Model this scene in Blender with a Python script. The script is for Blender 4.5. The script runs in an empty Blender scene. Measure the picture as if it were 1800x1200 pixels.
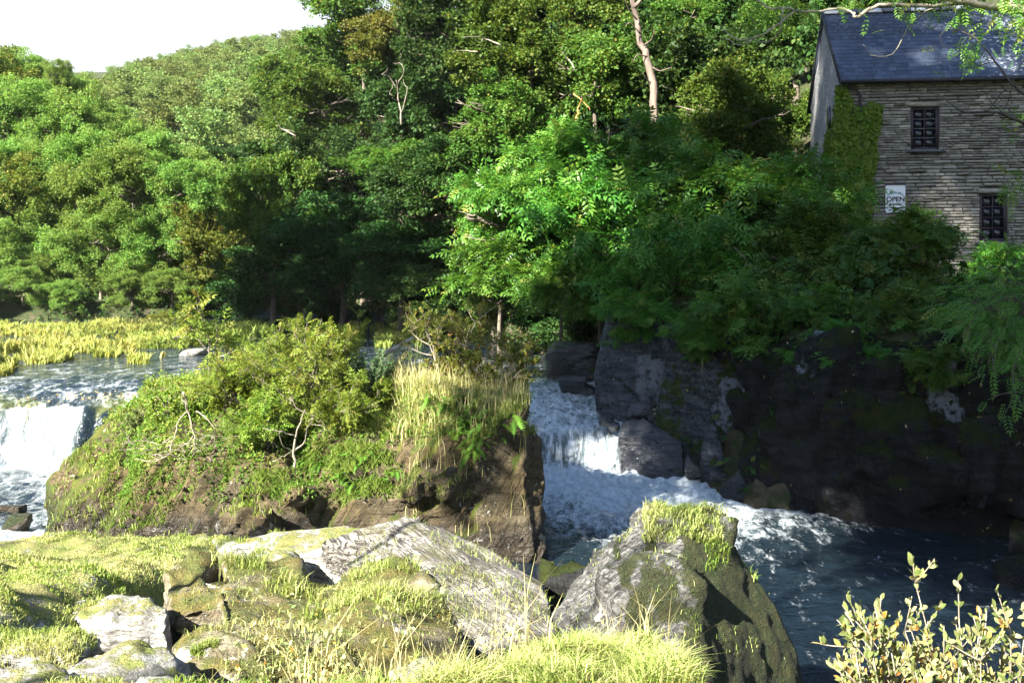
import bpy, bmesh, math, random
import numpy as np
from mathutils import Vector, Matrix

S = bpy.context.scene
C = S.collection
F_PX, CX, HY, CZ = 1800.0, 900.0, 480.0, 4.6      # focal length and horizon in photo pixels, eye height above the pool

# ------------------------------------------------------------------ camera, sky, sun, exposure
cam_d = bpy.data.cameras.new('camera'); cam = bpy.data.objects.new('camera', cam_d); C.objects.link(cam)
cam.location = (0, 0, CZ); cam.rotation_euler = (math.radians(90), 0, 0)
cam_d.sensor_width = 36; cam_d.lens = 36; cam_d.shift_y = -(600 - HY) / 1800.0
cam_d.clip_start = 0.05; cam_d.clip_end = 3000
S.camera = cam
SUN_AZ, SUN_EL = math.radians(43), math.radians(34)   # the sun stands behind the viewer, to the left
SUN = Vector((-math.sin(SUN_AZ) * math.cos(SUN_EL), -math.cos(SUN_AZ) * math.cos(SUN_EL), math.sin(SUN_EL)))
w = bpy.data.worlds.new('World'); S.world = w; w.use_nodes = True
nt = w.node_tree; nt.nodes.clear()
sky = nt.nodes.new('ShaderNodeTexSky'); sky.sky_type = 'NISHITA'; sky.sun_disc = False
sky.sun_elevation = SUN_EL; sky.sun_rotation = math.pi + SUN_AZ
sky.air_density = 1.0; sky.dust_density = 0.6; sky.ozone_density = 3.0
bg = nt.nodes.new('ShaderNodeBackground'); bg.inputs[1].default_value = 0.05
wo = nt.nodes.new('ShaderNodeOutputWorld')
# thin white summer haze that thickens towards the horizon on every side
tc = nt.nodes.new('ShaderNodeTexCoord'); sp = nt.nodes.new('ShaderNodeSeparateXYZ'); nt.links.new(tc.outputs['Generated'], sp.inputs[0])
mr = nt.nodes.new('ShaderNodeMapRange'); mr.interpolation_type = 'SMOOTHSTEP'; nt.links.new(sp.outputs[2], mr.inputs[0])
for i_, v_ in ((1, 0.22), (2, 0.40), (3, 1.0), (4, 0.0)): mr.inputs[i_].default_value = v_
mx = nt.nodes.new('ShaderNodeMixRGB'); nt.links.new(mr.outputs[0], mx.inputs[0]); nt.links.new(sky.outputs[0], mx.inputs[1]); mx.inputs[2].default_value = (3.4, 3.6, 3.8, 1)
nt.links.new(mx.outputs[0], bg.inputs[0]); nt.links.new(bg.outputs[0], wo.inputs[0])
sl = bpy.data.lights.new('sun', 'SUN'); sl.energy = 5.0; sl.angle = math.radians(0.5); sl.color = (1.0, 0.95, 0.86)
so = bpy.data.objects.new('sun', sl); C.objects.link(so); so.rotation_euler = SUN.to_track_quat('Z', 'Y').to_euler(); so.location = (-40, -30, 60)
S.view_settings.view_transform = 'Standard'; S.view_settings.look = 'None'
S.view_settings.exposure = 2.7; S.view_settings.gamma = 1.0; S.view_settings.use_curve_mapping = False
S.render.engine = 'CYCLES'
S.cycles.max_bounces = 6; S.cycles.diffuse_bounces = 3; S.cycles.glossy_bounces = 3; S.cycles.transmission_bounces = 4
S.cycles.transparent_max_bounces = 6; S.cycles.caustics_reflective = False; S.cycles.caustics_refractive = False
S.cycles.sample_clamp_indirect = 4.0; S.cycles.use_denoising = True

# ------------------------------------------------------------------ helpers
def P(px, py, Y):
    return np.array([(px - CX) / F_PX * Y, Y, CZ - (py - HY) / F_PX * Y])

def _h(ix, iy, iz, seed):
    n = (ix * 374761393 + iy * 668265263 + iz * 2147483647 + seed * 1274126177) & 0xFFFFFFFF
    n = ((n ^ (n >> 13)) * 1274126177) & 0xFFFFFFFF
    n = (n ^ (n >> 16)) & 0xFFFFFF
    return n.astype(np.float64) / float(0xFFFFFF)

def vnoise(p, seed=0):
    p = np.asarray(p, float); i = np.floor(p).astype(np.int64); f = p - i; u = f * f * f * (f * (f * 6 - 15) + 10)
    x, y, z = i[:, 0], i[:, 1], i[:, 2]; ux, uy, uz = u[:, 0], u[:, 1], u[:, 2]
    def L(a, b, t): return a + (b - a) * t
    c = [[[_h(x + a, y + b, z + d, seed) for d in (0, 1)] for b in (0, 1)] for a in (0, 1)]
    y0 = L(L(c[0][0][0], c[1][0][0], ux), L(c[0][1][0], c[1][1][0], ux), uy)
    y1 = L(L(c[0][0][1], c[1][0][1], ux), L(c[0][1][1], c[1][1][1], ux), uy)
    return L(y0, y1, uz) * 2 - 1

def fbm(p, octv=4, seed=0, gain=0.5):
    p = np.asarray(p, float); a, t, s = 1.0, 0.0, 0.0
    for k in range(octv):
        t = t + a * vnoise(p * (2.03 ** k) + k * 17.3, seed + k); s += a; a *= gain
    return t / s

def fbm2(X, Y, f, octv=4, seed=0):
    sh = np.shape(X)
    p = np.stack([np.ravel(X) * f, np.ravel(Y) * f, np.full(np.size(X), 0.37)], 1)
    return fbm(p, octv, seed).reshape(sh)

def sstep(a, b, x):
    t = np.clip((x - a) / (b - a), 0, 1); return t * t * (3 - 2 * t)

def nrm(a):
    return a / np.maximum(np.linalg.norm(a, axis=-1, keepdims=True), 1e-9)

def mesh_of(name, V, F, mat=None, smooth=False, **attrs):
    V = np.asarray(V, np.float32); F = np.asarray(F, np.int32)
    me = bpy.data.meshes.new(name); me.vertices.add(len(V)); me.vertices.foreach_set('co', V.ravel())
    m, k = F.shape
    me.loops.add(m * k); me.loops.foreach_set('vertex_index', F.ravel())
    me.polygons.add(m); me.polygons.foreach_set('loop_start', np.arange(0, m * k, k, dtype=np.int32))
    if smooth: me.polygons.foreach_set('use_smooth', np.ones(m, bool))
    for an, av in attrs.items():
        at = me.attributes.new(an, 'FLOAT', 'POINT'); at.data.foreach_set('value', np.asarray(av, np.float32))
    me.update(calc_edges=True)
    if mat: me.materials.append(mat)
    return me

def link(name, data, parent=None, loc=None):
    o = bpy.data.objects.new(name, data); C.objects.link(o)
    if parent is not None: o.parent = parent
    if loc is not None: o.location = loc
    return o

def tag(o, label=None, cat=None, group=None, kind=None):
    if label: o['label'] = label
    if cat: o['category'] = cat
    if group: o['group'] = group
    if kind: o['kind'] = kind
    return o

def thing(name, label, cat, loc=(0, 0, 0), rz=0, group=None):
    o = link(name, None, loc=tuple(float(v) for v in loc)); o.empty_display_size = 0.2; o.rotation_euler = (0, 0, rz)
    return tag(o, label, cat, group)

class MB:                                   # collects quads (triangles repeat their last vertex)
    def __init__(s): s.V = []; s.F = []; s.T = []; s.n = 0
    def add(s, V, F, tint=0.5):
        V = np.asarray(V, float); F = np.asarray(F, int)
        s.V.append(V); s.F.append(F + s.n); s.T.append(np.broadcast_to(np.asarray(tint, float), (len(V),))); s.n += len(V)
    def box(s, c, d, tint=0.5, R=None):
        q = np.array([[x, y, z] for x in (-.5, .5) for y in (-.5, .5) for z in (-.5, .5)]) * np.asarray(d)
        if R is not None: q = q @ np.asarray(R).T
        s.add(q + np.asarray(c), [[0, 1, 3, 2], [4, 6, 7, 5], [0, 4, 5, 1], [2, 3, 7, 6], [0, 2, 6, 4], [1, 5, 7, 3]], tint)
    def tube(s, pts, rad, k=6, tint=0.5, cap=True):
        pts = np.asarray(pts, float); n = len(pts); rad = np.broadcast_to(np.asarray(rad, float), (n,))
        t = nrm(np.gradient(pts, axis=0)); ref = np.array([0, 0, 1.0]) if abs(t[:, 2]).mean() < 0.9 else np.array([1.0, 0, 0])
        u = nrm(np.cross(t, ref)); v = np.cross(t, u)
        a = np.arange(k) * 2 * math.pi / k
        ring = pts[:, None] + rad[:, None, None] * (np.cos(a)[None, :, None] * u[:, None] + np.sin(a)[None, :, None] * v[:, None])
        V = ring.reshape(-1, 3); F = []
        for i in range(n - 1):
            for j in range(k):
                F.append([i * k + j, i * k + (j + 1) % k, (i + 1) * k + (j + 1) % k, (i + 1) * k + j])
        if cap:
            V = np.vstack([V, pts[:1], pts[-1:]]); b = n * k
            for j in range(0, k, 2):
                F.append([b, (j + 2) % k, (j + 1) % k, j]); o = (n - 1) * k
                F.append([b + 1, o + j, o + (j + 1) % k, o + (j + 2) % k])
        s.add(V, F, tint)
    def mesh(s, name, mat, smooth=False):
        return mesh_of(name, np.vstack(s.V), np.vstack(s.F), mat, smooth, tint=np.concatenate(s.T))
    def build(s, name, mat, parent=None, smooth=False, loc=None):
        return link(name, s.mesh(name, mat, smooth), parent, loc)

# ------------------------------------------------------------------ materials
class NT:
    def __init__(s, name):
        s.m = bpy.data.materials.new(name); s.m.use_nodes = True; s.t = s.m.node_tree; s.t.nodes.clear()
        s.out = s.t.nodes.new('ShaderNodeOutputMaterial')
    def n(s, t, **kw):
        x = s.t.nodes.new('ShaderNode' + t)
        for k, v in kw.items(): setattr(x, k, v)
        return x
    def set(s, sock, v):
        if isinstance(v, bpy.types.NodeSocket): s.t.links.new(v, sock)
        elif v is not None:
            if isinstance(v, (tuple, list)) and len(v) == 3 and sock.type == 'RGBA': v = (*v, 1)
            sock.default_value = v
    def coord(s, scale=(1, 1, 1), rot=(0, 0, 0), kind='Object'):
        c = s.n('TexCoord').outputs[kind]; m = s.n('Mapping'); s.set(m.inputs['Vector'], c)
        m.inputs['Scale'].default_value = scale; m.inputs['Rotation'].default_value = rot
        return m.outputs[0]
    def noise(s, vec, scale, detail=4, rough=0.55, dist=0.0):
        x = s.n('TexNoise'); s.set(x.inputs['Vector'], vec); x.inputs['Scale'].default_value = scale
        x.inputs['Detail'].default_value = detail; x.inputs['Roughness'].default_value = rough; x.inputs['Distortion'].default_value = dist
        return x.outputs[0]
    def vor(s, vec, scale, feature='F1', out='Distance'):
        x = s.n('TexVoronoi', feature=feature); s.set(x.inputs['Vector'], vec); x.inputs['Scale'].default_value = scale
        return x.outputs[out]
    def ramp(s, f, stops, interp='LINEAR'):
        x = s.n('ValToRGB'); s.set(x.inputs[0], f); r = x.color_ramp; r.interpolation = interp
        while len(r.elements) < len(stops): r.elements.new(0.5)
        for e, (p, c) in zip(r.elements, stops):
            e.position = p; e.color = (*c, 1) if isinstance(c, (tuple, list)) else (c, c, c, 1)
        return x.outputs[0]
    def step(s, f, a, b):
        x = s.n('MapRange', interpolation_type='SMOOTHSTEP'); s.set(x.inputs[0], f)
        x.inputs[1].default_value = a; x.inputs[2].default_value = b
        return x.outputs[0]
    def mix(s, f, a, b, blend='MIX'):
        x = s.n('MixRGB', blend_type=blend); s.set(x.inputs[0], f); s.set(x.inputs[1], a); s.set(x.inputs[2], b)
        return x.outputs[0]
    def math(s, op, a, b=0.0, clamp=False):
        x = s.n('Math', operation=op, use_clamp=clamp); s.set(x.inputs[0], a); s.set(x.inputs[1], b)
        return x.outputs[0]
    def bump(s, h, strength=0.4, dist=0.05, normal=None):
        x = s.n('Bump'); s.set(x.inputs['Height'], h); x.inputs['Strength'].default_value = strength; x.inputs['Distance'].default_value = dist
        if normal is not None: s.set(x.inputs['Normal'], normal)
        return x.outputs[0]
    def attr(s, name):
        return s.n('Attribute', attribute_name=name).outputs['Fac']
    def bsdf(s, col, rough=0.8, spec=0.3, normal=None, metal=0.0):
        x = s.n('BsdfPrincipled'); s.set(x.inputs['Base Color'], col); s.set(x.inputs['Roughness'], rough)
        s.set(x.inputs['Specular IOR Level'], spec); s.set(x.inputs['Metallic'], metal)
        if normal is not None: s.set(x.inputs['Normal'], normal)
        return x.outputs[0]
    def done(s, sh):
        s.t.links.new(sh, s.out.inputs[0]); return s.m

def leaf_mat(name, stops, transl=0.35, rough=0.55, vary=0.10, spec=0.12):
    m = NT(name); c = m.ramp(m.attr('tint'), stops)
    r = m.n('ObjectInfo').outputs['Random']
    hs = m.n('HueSaturation'); m.set(hs.inputs['Color'], c)
    m.set(hs.inputs['Hue'], m.math('ADD', m.math('MULTIPLY', r, vary * 0.35), 0.5 - vary * 0.175))
    m.set(hs.inputs['Value'], m.math('ADD', m.math('MULTIPLY', r, vary * 4), 1.0 - vary * 2))
    c = hs.outputs[0]
    d = m.bsdf(c, rough, spec)
    t = m.n('BsdfTranslucent'); m.set(t.inputs[0], m.mix(0.6, c, m.mix(1.0, c, (1.5, 1.35, 0.5), 'MULTIPLY')))
    x = m.n('MixShader'); x.inputs[0].default_value = transl; m.t.links.new(d, x.inputs[1]); m.t.links.new(t.outputs[0], x.inputs[2])
    return m.done(x.outputs[0])

def rock_mat(name, base=(0.23, 0.22, 0.20), dark=(0.08, 0.075, 0.065), moss=0.5, moss_col=(0.055, 0.075, 0.012), moss2=(0.10, 0.085, 0.02),
             lichen=0.5, bed=(0.5, 0.2, 0), fs=1.0, rough=0.85, spec=0.3, up0=0.25, brown=0.0, wet=0.0, bumpk=0.7, patch=None, streak=None, sk=0.8, mdir=None):
    m = NT(name); v = m.coord(); vb = m.coord((1, 1, 5), bed)
    n1 = m.noise(v, 1.1 * fs, 6, 0.6); n2 = m.noise(vb, 2.6 * fs, 8, 0.65, 0.4); n3 = m.noise(v, 14 * fs, 6, 0.6)
    col = m.mix(m.step(n2, 0.36, 0.66), dark, base)
    col = m.mix(m.math('MULTIPLY', m.step(n3, 0.35, 0.7), 0.5), col, m.mix(0.5, col, tuple(min(0.40, 1.5 * c_ + 0.004) for c_ in base)))
    if brown > 0:
        col = m.mix(m.math('MULTIPLY', m.step(m.noise(v, 0.8 * fs, 5), 0.35, 0.62), brown), col, (0.095, 0.068, 0.028))
    cr = m.math('MULTIPLY', m.step(m.noise(m.coord((1, 1, 4), bed), 3.5 * fs, 5, 0.7, 1.2), 0.30, 0.42), 1.0)
    col = m.mix(cr, m.mix(0.75, col, (0.012, 0.012, 0.010)), col)
    sh = None
    if streak is not None:
        d0 = Vector(streak).normalized(); d1 = d0.orthogonal().normalized(); d2 = d0.cross(d1); cb = m.n('CombineXYZ'); cc = m.n('TexCoord').outputs['Object']
        for i_, (dv, k_) in enumerate(((d0, 0.9), (d1, 9.0), (d2, 9.0))):
            vm = m.n('VectorMath', operation='DOT_PRODUCT'); m.set(vm.inputs[0], cc); vm.inputs[1].default_value = dv * k_; m.set(cb.inputs[i_], vm.outputs['Value'])
        sn_ = m.noise(cb.outputs[0], 1.0 * fs, 5, 0.6, 0.6); sh = m.math('ABSOLUTE', m.math('SUBTRACT', sn_, 0.5))
        sk_ = m.math('MULTIPLY', m.step(sh, 0.035, 0.006), m.math('MULTIPLY', m.step(m.noise(v, 1.6 * fs, 4), 0.35, 0.55), sk))
        col = m.mix(m.math('MULTIPLY', m.math('MULTIPLY', sn_, 0.5), sk), col, m.mix(1.0, col, (0.55, 0.53, 0.5), 'MULTIPLY'))
        col = m.mix(sk_, col, m.mix(0.85, col, (0.015, 0.014, 0.012)))
    geo = m.n('NewGeometry'); sx = m.n('SeparateXYZ'); m.set(sx.inputs[0], geo.outputs['Normal'])
    mm = m.math('ADD', m.math('MULTIPLY', sx.outputs[2], 0.55), m.math('MULTIPLY', m.math('SUBTRACT', m.noise(v, 1.9 * fs, 10, 0.70), 0.5), 2.6))
    if mdir is not None:
        vm = m.n('VectorMath', operation='DOT_PRODUCT'); m.set(vm.inputs[0], geo.outputs['Normal']); vm.inputs[1].default_value = mdir; mm = m.math('ADD', mm, vm.outputs['Value'])
    mk = m.math('MULTIPLY', m.step(mm, 0.62 - moss * 0.62 + up0 - 0.25, 0.90 - moss * 0.62 + up0 - 0.25), min(0.94, moss * 3.0))
    mc = m.mix(m.step(m.noise(v, 5 * fs, 5), 0.38, 0.62), moss_col, moss2)
    mc = m.mix(m.noise(v, 40, 3), m.mix(0.6, mc, (0.01, 0.012, 0.003)), mc)
    if lichen > 0:
        ln = m.noise(v, 4.2 * fs, 9, 0.7, 0.6); lk = m.step(ln, 0.685 - lichen * 0.12, 0.72 - lichen * 0.12)
        col = m.mix(lk, col, m.mix(m.noise(v, 25, 4), (0.42, 0.41, 0.36), (0.62, 0.61, 0.55)))
        col = m.mix(m.step(m.noise(v, 18, 4, 0.6), 0.70, 0.74), col, (0.5, 0.49, 0.43))
    if patch is not None:
        pv = m.coord((1, 1, 0.55), (0.1, 0.3, 0)); pn = m.noise(pv, 0.9 * fs, 9, 0.58, 0.3)
        pk = m.math('MULTIPLY', m.step(pn, patch, patch + 0.03), m.step(m.noise(v, 6, 7, 0.65), 0.38, 0.52)); mk = m.math('MULTIPLY', mk, m.math('SUBTRACT', 1.0, pk))
        col = m.mix(pk, col, m.mix(n3, (0.08, 0.09, 0.10), (0.20, 0.22, 0.24)))
    col = m.mix(mk, col, mc)
    rr = rough
    if wet > 0:
        sz = m.n('SeparateXYZ'); m.set(sz.inputs[0], geo.outputs['Position'])
        wk = m.step(m.math('ADD', sz.outputs[2], m.math('MULTIPLY', n1, -0.5)), wet, wet - 0.5)
        col = m.mix(m.math('MULTIPLY', wk, 0.8), col, m.mix(0.8, col, (0.01, 0.01, 0.012)))
        rr = m.math('SUBTRACT', rough, m.math('MULTIPLY', wk, rough - 0.25))
    h = m.math('ADD', m.math('MULTIPLY', n2, 1.0), m.math('ADD', m.math('MULTIPLY', n3, 0.35), m.math('MULTIPLY', m.noise(v, 55, 5, 0.7), 0.18)))
    h = m.math('ADD', h, m.math('MULTIPLY', cr, 0.5))
    if sh is not None: h = m.math('ADD', h, m.math('MULTIPLY', m.step(sh, 0.0, 0.05), 0.7 * sk))
    h = m.math('ADD', h, m.math('MULTIPLY', m.math('MULTIPLY', mk, m.noise(v, 60, 4)), 0.5))
    return m.done(m.bsdf(col, rr, spec, m.bump(h, bumpk, 0.10)))

def plain(name, c1, c2, scale=8, rough=0.8, bump=0.3, spec=0.3, stretch=(1, 1, 1), metal=0.0, tint=False):
    m = NT(name); v = m.coord(stretch); n = m.noise(v, scale, 6, 0.6)
    col = m.mix(m.step(n, 0.3, 0.7), c1, c2)
    if tint: col = m.mix(1.0, col, m.ramp(m.attr('tint'), [(0, 0.62), (1, 1.32)]), 'MULTIPLY')
    return m.done(m.bsdf(col, rough, spec, m.bump(m.math('ADD', n, m.math('MULTIPLY', m.noise(v, scale * 6, 4), 0.4)), bump, 0.02), metal))

M = {}
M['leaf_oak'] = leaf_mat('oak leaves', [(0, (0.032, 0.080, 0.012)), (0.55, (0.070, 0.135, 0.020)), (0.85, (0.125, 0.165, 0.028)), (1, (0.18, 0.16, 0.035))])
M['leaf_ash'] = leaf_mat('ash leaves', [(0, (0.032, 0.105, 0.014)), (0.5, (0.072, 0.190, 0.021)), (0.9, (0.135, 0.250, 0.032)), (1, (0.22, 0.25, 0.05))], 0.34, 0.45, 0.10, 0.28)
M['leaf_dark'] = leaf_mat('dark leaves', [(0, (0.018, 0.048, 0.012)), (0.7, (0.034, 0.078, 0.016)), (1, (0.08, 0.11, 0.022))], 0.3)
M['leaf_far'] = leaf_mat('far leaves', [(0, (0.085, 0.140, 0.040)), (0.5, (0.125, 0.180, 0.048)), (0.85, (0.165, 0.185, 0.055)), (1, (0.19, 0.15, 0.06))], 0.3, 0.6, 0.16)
M['leaf_left'] = leaf_mat('bank leaves', [(0, (0.078, 0.165, 0.028)), (0.5, (0.140, 0.240, 0.048)), (0.85, (0.205, 0.265, 0.064)), (1, (0.22, 0.17, 0.065))], 0.4, 0.55, 0.10)
M['leaf_bush'] = leaf_mat('bush leaves', [(0, (0.085, 0.145, 0.018)), (0.5, (0.150, 0.215, 0.030)), (0.85, (0.23, 0.25, 0.05)), (1, (0.28, 0.22, 0.06))], 0.4)
M['leaf_brown'] = leaf_mat('turning leaves', [(0, (0.06, 0.105, 0.015)), (0.5, (0.135, 0.165, 0.028)), (0.82, (0.21, 0.18, 0.04)), (1, (0.25, 0.12, 0.04))], 0.35)
M['leaf_gold'] = leaf_mat('yellowing leaves', [(0, (0.05, 0.09, 0.014)), (0.5, (0.11, 0.14, 0.024)), (0.85, (0.19, 0.17, 0.035)), (1, (0.22, 0.14, 0.04))], 0.35)
M['leaf_willow'] = leaf_mat('willow leaves', [(0, (0.08, 0.12, 0.03)), (0.45, (0.17, 0.20, 0.07)), (0.8, (0.30, 0.30, 0.14)), (0.93, (0.36, 0.28, 0.06)), (1, (0.30, 0.16, 0.04))], 0.25, 0.45)
M['leaf_ivy'] = leaf_mat('ivy leaves', [(0, (0.050, 0.130, 0.012)), (0.6, (0.120, 0.235, 0.022)), (1, (0.21, 0.27, 0.05))], 0.25, 0.4)
M['leaf_fern'] = leaf_mat('fern leaves', [(0, (0.055, 0.130, 0.014)), (0.7, (0.10, 0.19, 0.025)), (1, (0.18, 0.22, 0.04))], 0.4)
M['leaf_gorse'] = leaf_mat('gorse needles', [(0, (0.035, 0.085, 0.030)), (1, (0.085, 0.150, 0.055))], 0.2)
M['grass'] = leaf_mat('grass blades', [(0, (0.10, 0.18, 0.025)), (0.35, (0.22, 0.29, 0.06)), (0.7, (0.36, 0.38, 0.15)), (1, (0.50, 0.43, 0.22))], 0.4, 0.5, 0.0)
M['reed'] = leaf_mat('reed blades', [(0, (0.12, 0.20, 0.04)), (0.4, (0.25, 0.30, 0.07)), (0.8, (0.40, 0.37, 0.13)), (1, (0.44, 0.32, 0.12))], 0.4, 0.5, 0.0)
M['fallen'] = leaf_mat('fallen leaves', [(0, (0.25, 0.16, 0.05)), (0.6, (0.36, 0.28, 0.10)), (1, (0.42, 0.36, 0.22))], 0.1, 0.6, 0.0)
M['bark'] = plain('bark', (0.07, 0.058, 0.042), (0.17, 0.145, 0.11), 5, 0.9, 0.8, 0.2, (1, 1, 0.25))
M['bark_pale'] = plain('pale bark', (0.12, 0.105, 0.08), (0.27, 0.235, 0.18), 6, 0.85, 0.7, 0.2, (1, 1, 0.3))
M['bark_bough'] = plain('bough bark', (0.20, 0.17, 0.12), (0.42, 0.38, 0.28), 6, 0.85, 0.7, 0.2, (1, 1, 0.3))  # lighter copy of the pale bark, sunlight put into the colour
M['bark_dead'] = plain('dead bark', (0.06, 0.045, 0.036), (0.18, 0.14, 0.11), 4, 0.9, 1.0, 0.2, (1, 1, 0.2))
M['wood_raw'] = plain('broken wood', (0.26, 0.12, 0.03), (0.42, 0.24, 0.09), 4, 0.8, 0.6, 0.2, (1, 1, 0.2))
M['drift'] = plain('driftwood', (0.20, 0.17, 0.13), (0.45, 0.40, 0.33), 4, 0.9, 0.7, 0.2, (0.3, 1, 1))
M['twig'] = plain('twigs', (0.13, 0.105, 0.075), (0.30, 0.26, 0.20), 9, 0.85, 0.3)
M['twig_dark'] = plain('dark twigs', (0.035, 0.03, 0.025), (0.09, 0.08, 0.065), 9, 0.85, 0.3)
M['rock_isl'] = rock_mat('island rock', (0.115, 0.095, 0.06), (0.04, 0.034, 0.02), 0.52, (0.055, 0.085, 0.010), (0.10, 0.11, 0.016), 0.42, (0.3, 0.9, 0), 0.8, 0.9, 0.2, 0.30, 0.75, 0.6, streak=(-0.55, 0.1, -1.0), sk=0.6, mdir=(-1.0, 0.1, 0.0))
M['rock_fg'] = rock_mat('slate outcrop', (0.36, 0.34, 0.30), (0.13, 0.115, 0.09), 0.42, (0.10, 0.12, 0.016), (0.17, 0.15, 0.03), 0.75, (0.6, 0.35, 0.3), 1.3)
M['rock_moss'] = rock_mat('mossy outcrop', (0.25, 0.22, 0.15), (0.10, 0.085, 0.05), 0.72, (0.085, 0.10, 0.014), (0.14, 0.115, 0.025), 0.70, (0.6, 0.35, 0.3), 1.2, up0=0.3, brown=0.5, streak=(0.2, 0.2, 1.0), sk=0.5)
M['rock_ridge'] = rock_mat('ridge slate', (0.40, 0.375, 0.33), (0.15, 0.13, 0.10), 0.22, (0.09, 0.11, 0.015), (0.15, 0.13, 0.03), 0.45, (0.9, 0.5, 0.4), 1.5, bumpk=1.0, streak=(1.27, -2.0, -0.38), sk=1.0)
M['rock_pale'] = rock_mat('lichen white rock', (0.33, 0.32, 0.29), (0.12, 0.11, 0.09), 0.40, (0.16, 0.19, 0.03), (0.24, 0.22, 0.06), 1.0, (0.2, 0.3, 0), 1.8)
M['rock_boulder'] = rock_mat('boulder rock', (0.20, 0.197, 0.185), (0.06, 0.057, 0.048), 0.66, (0.032, 0.050, 0.007), (0.058, 0.060, 0.011), 0.40, (0.7, 0.5, 0.2), 1.7, up0=0.42, bumpk=1.0, streak=(0.8, 0.3, 0.6), sk=0.6, mdir=(1.5, 0.1, 0.0))
M['rock_cliff'] = rock_mat('cliff rock', (0.024, 0.025, 0.025), (0.008, 0.008, 0.008), 0.78, (0.016, 0.030, 0.005), (0.032, 0.036, 0.008), 0.0, (0.2, 1.2, 0), 0.7, 0.85, 0.08, 0.30, 0.0, 0.5, patch=0.61, streak=(-0.25, 0.2, 1.0), sk=0.7)  # rock and moss kept near black, the bank's shade put into their colour
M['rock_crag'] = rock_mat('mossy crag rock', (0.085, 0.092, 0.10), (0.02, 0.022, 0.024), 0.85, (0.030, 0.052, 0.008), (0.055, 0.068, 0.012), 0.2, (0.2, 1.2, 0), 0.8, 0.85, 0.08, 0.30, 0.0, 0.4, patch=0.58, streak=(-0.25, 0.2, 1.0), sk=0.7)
M['rock_grey'] = rock_mat('pale grey cliff rock', (0.10, 0.112, 0.125), (0.025, 0.028, 0.032), 0.66, (0.014, 0.024, 0.005), (0.03, 0.034, 0.008), 0.25, (0.2, 1.2, 0), 0.8, 0.75, 0.12, 0.28, 0.0, 0.35, patch=0.57, streak=(-0.2, 0.1, 1.0), sk=0.6)
M['rock_wet'] = rock_mat('wet black rock', (0.045, 0.047, 0.052), (0.012, 0.012, 0.014), 0.05, lichen=0.0, bed=(0.9, 0.3, 0), fs=1.0, rough=0.22, spec=0.6)
M['soil'] = rock_mat('woodland soil', (0.075, 0.06, 0.035), (0.03, 0.025, 0.015), 0.8, (0.025, 0.045, 0.008), (0.05, 0.06, 0.014), 0.0, fs=0.6)
M['turf'] = rock_mat('turf ground', (0.33, 0.31, 0.26), (0.13, 0.115, 0.08), 0.58, (0.17, 0.21, 0.035), (0.28, 0.26, 0.08), 0.5, fs=1.2, up0=0.1)

def water_mat():
    m = NT('river water'); geo = m.n('NewGeometry'); fo = m.attr('foam'); st_ = m.attr('steep'); rg = m.attr('rough'); lg = m.attr('silt'); ms = m.attr('moss')
    v = m.coord(); vx = m.coord((1.0, 0.45, 0.45))
    n1 = m.noise(vx, 2.4, 8, 0.65, 0.8); n2 = m.noise(vx, 9.0, 8, 0.7, 0.6); n3 = m.noise(vx, 30, 4, 0.6)
    pat = m.math('ADD', m.math('MULTIPLY', n1, 0.50), m.math('ADD', m.math('MULTIPLY', n2, 0.35), m.math('MULTIPLY', n3, 0.15)))
    th = m.math('SUBTRACT', 0.80, m.math('MULTIPLY', fo, 0.62))
    d = m.math('SUBTRACT', pat, th)
    streak = m.noise(m.coord((3.2, 0.6, 0.45)), 2.6, 8, 0.68, 0.4)
    fk = m.math('MULTIPLY', m.step(d, -0.10, 0.14), m.math('SUBTRACT', 1.0, m.math('MULTIPLY', st_, m.math('MULTIPLY', m.math('SUBTRACT', 1.0, m.step(m.math('ADD', streak, m.math('MULTIPLY', n2, 0.25)), 0.50, 0.70)), 0.80))))
    fcol = m.mix(m.step(m.math('ADD', m.math('MULTIPLY', streak, st_), m.math('MULTIPLY', n2, m.math('SUBTRACT', 1.0, st_))), 0.32, 0.64), (0.34, 0.43, 0.46), (0.74, 0.79, 0.81))
    # leaf flecks on the moss that shows through the lip
    body = m.mix(lg, (0.004, 0.008, 0.012), (0.045, 0.075, 0.070))
    mossy = m.mix(m.noise(v, 6, 5), (0.030, 0.040, 0.008), (0.085, 0.095, 0.020))
    body = m.mix(m.math('MULTIPLY', ms, m.step(n1, 0.35, 0.5)), body, mossy)
    rip = m.coord((1.0, 2.2, 1.0))
    h = m.math('ADD', m.math('MULTIPLY', m.noise(rip, 2.2, 5, 0.6, 0.4), 0.7), m.math('MULTIPLY', m.noise(rip, 9, 4, 0.6), 0.22))
    h = m.math('ADD', m.math('MULTIPLY', h, m.math('SUBTRACT', 1.0, m.math('MULTIPLY', fk, 0.55))), m.math('MULTIPLY', m.math('MULTIPLY', pat, fk), 0.30))
    nb = m.n('Bump'); m.set(nb.inputs['Height'], h); nb.inputs['Distance'].default_value = 0.16
    m.set(nb.inputs['Strength'], m.math('ADD', 0.55, m.math('MULTIPLY', rg, 0.45)))
    wsh = m.bsdf(body, 0.07, 0.5, nb.outputs[0])
    fsh = m.bsdf(fcol, 0.7, 0.3, nb.outputs[0])
    tr = m.n('BsdfTranslucent'); m.set(tr.inputs[0], (0.8, 0.85, 0.85)); m.set(tr.inputs[1], nb.outputs[0])
    fm = m.n('MixShader'); fm.inputs[0].default_value = 0.25; m.t.links.new(fsh, fm.inputs[1]); m.t.links.new(tr.outputs[0], fm.inputs[2])
    x = m.n('MixShader'); m.set(x.inputs[0], fk); m.t.links.new(wsh, x.inputs[1]); m.t.links.new(fm.outputs[0], x.inputs[2])
    return m.done(x.outputs[0])
M['water'] = water_mat()
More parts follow.
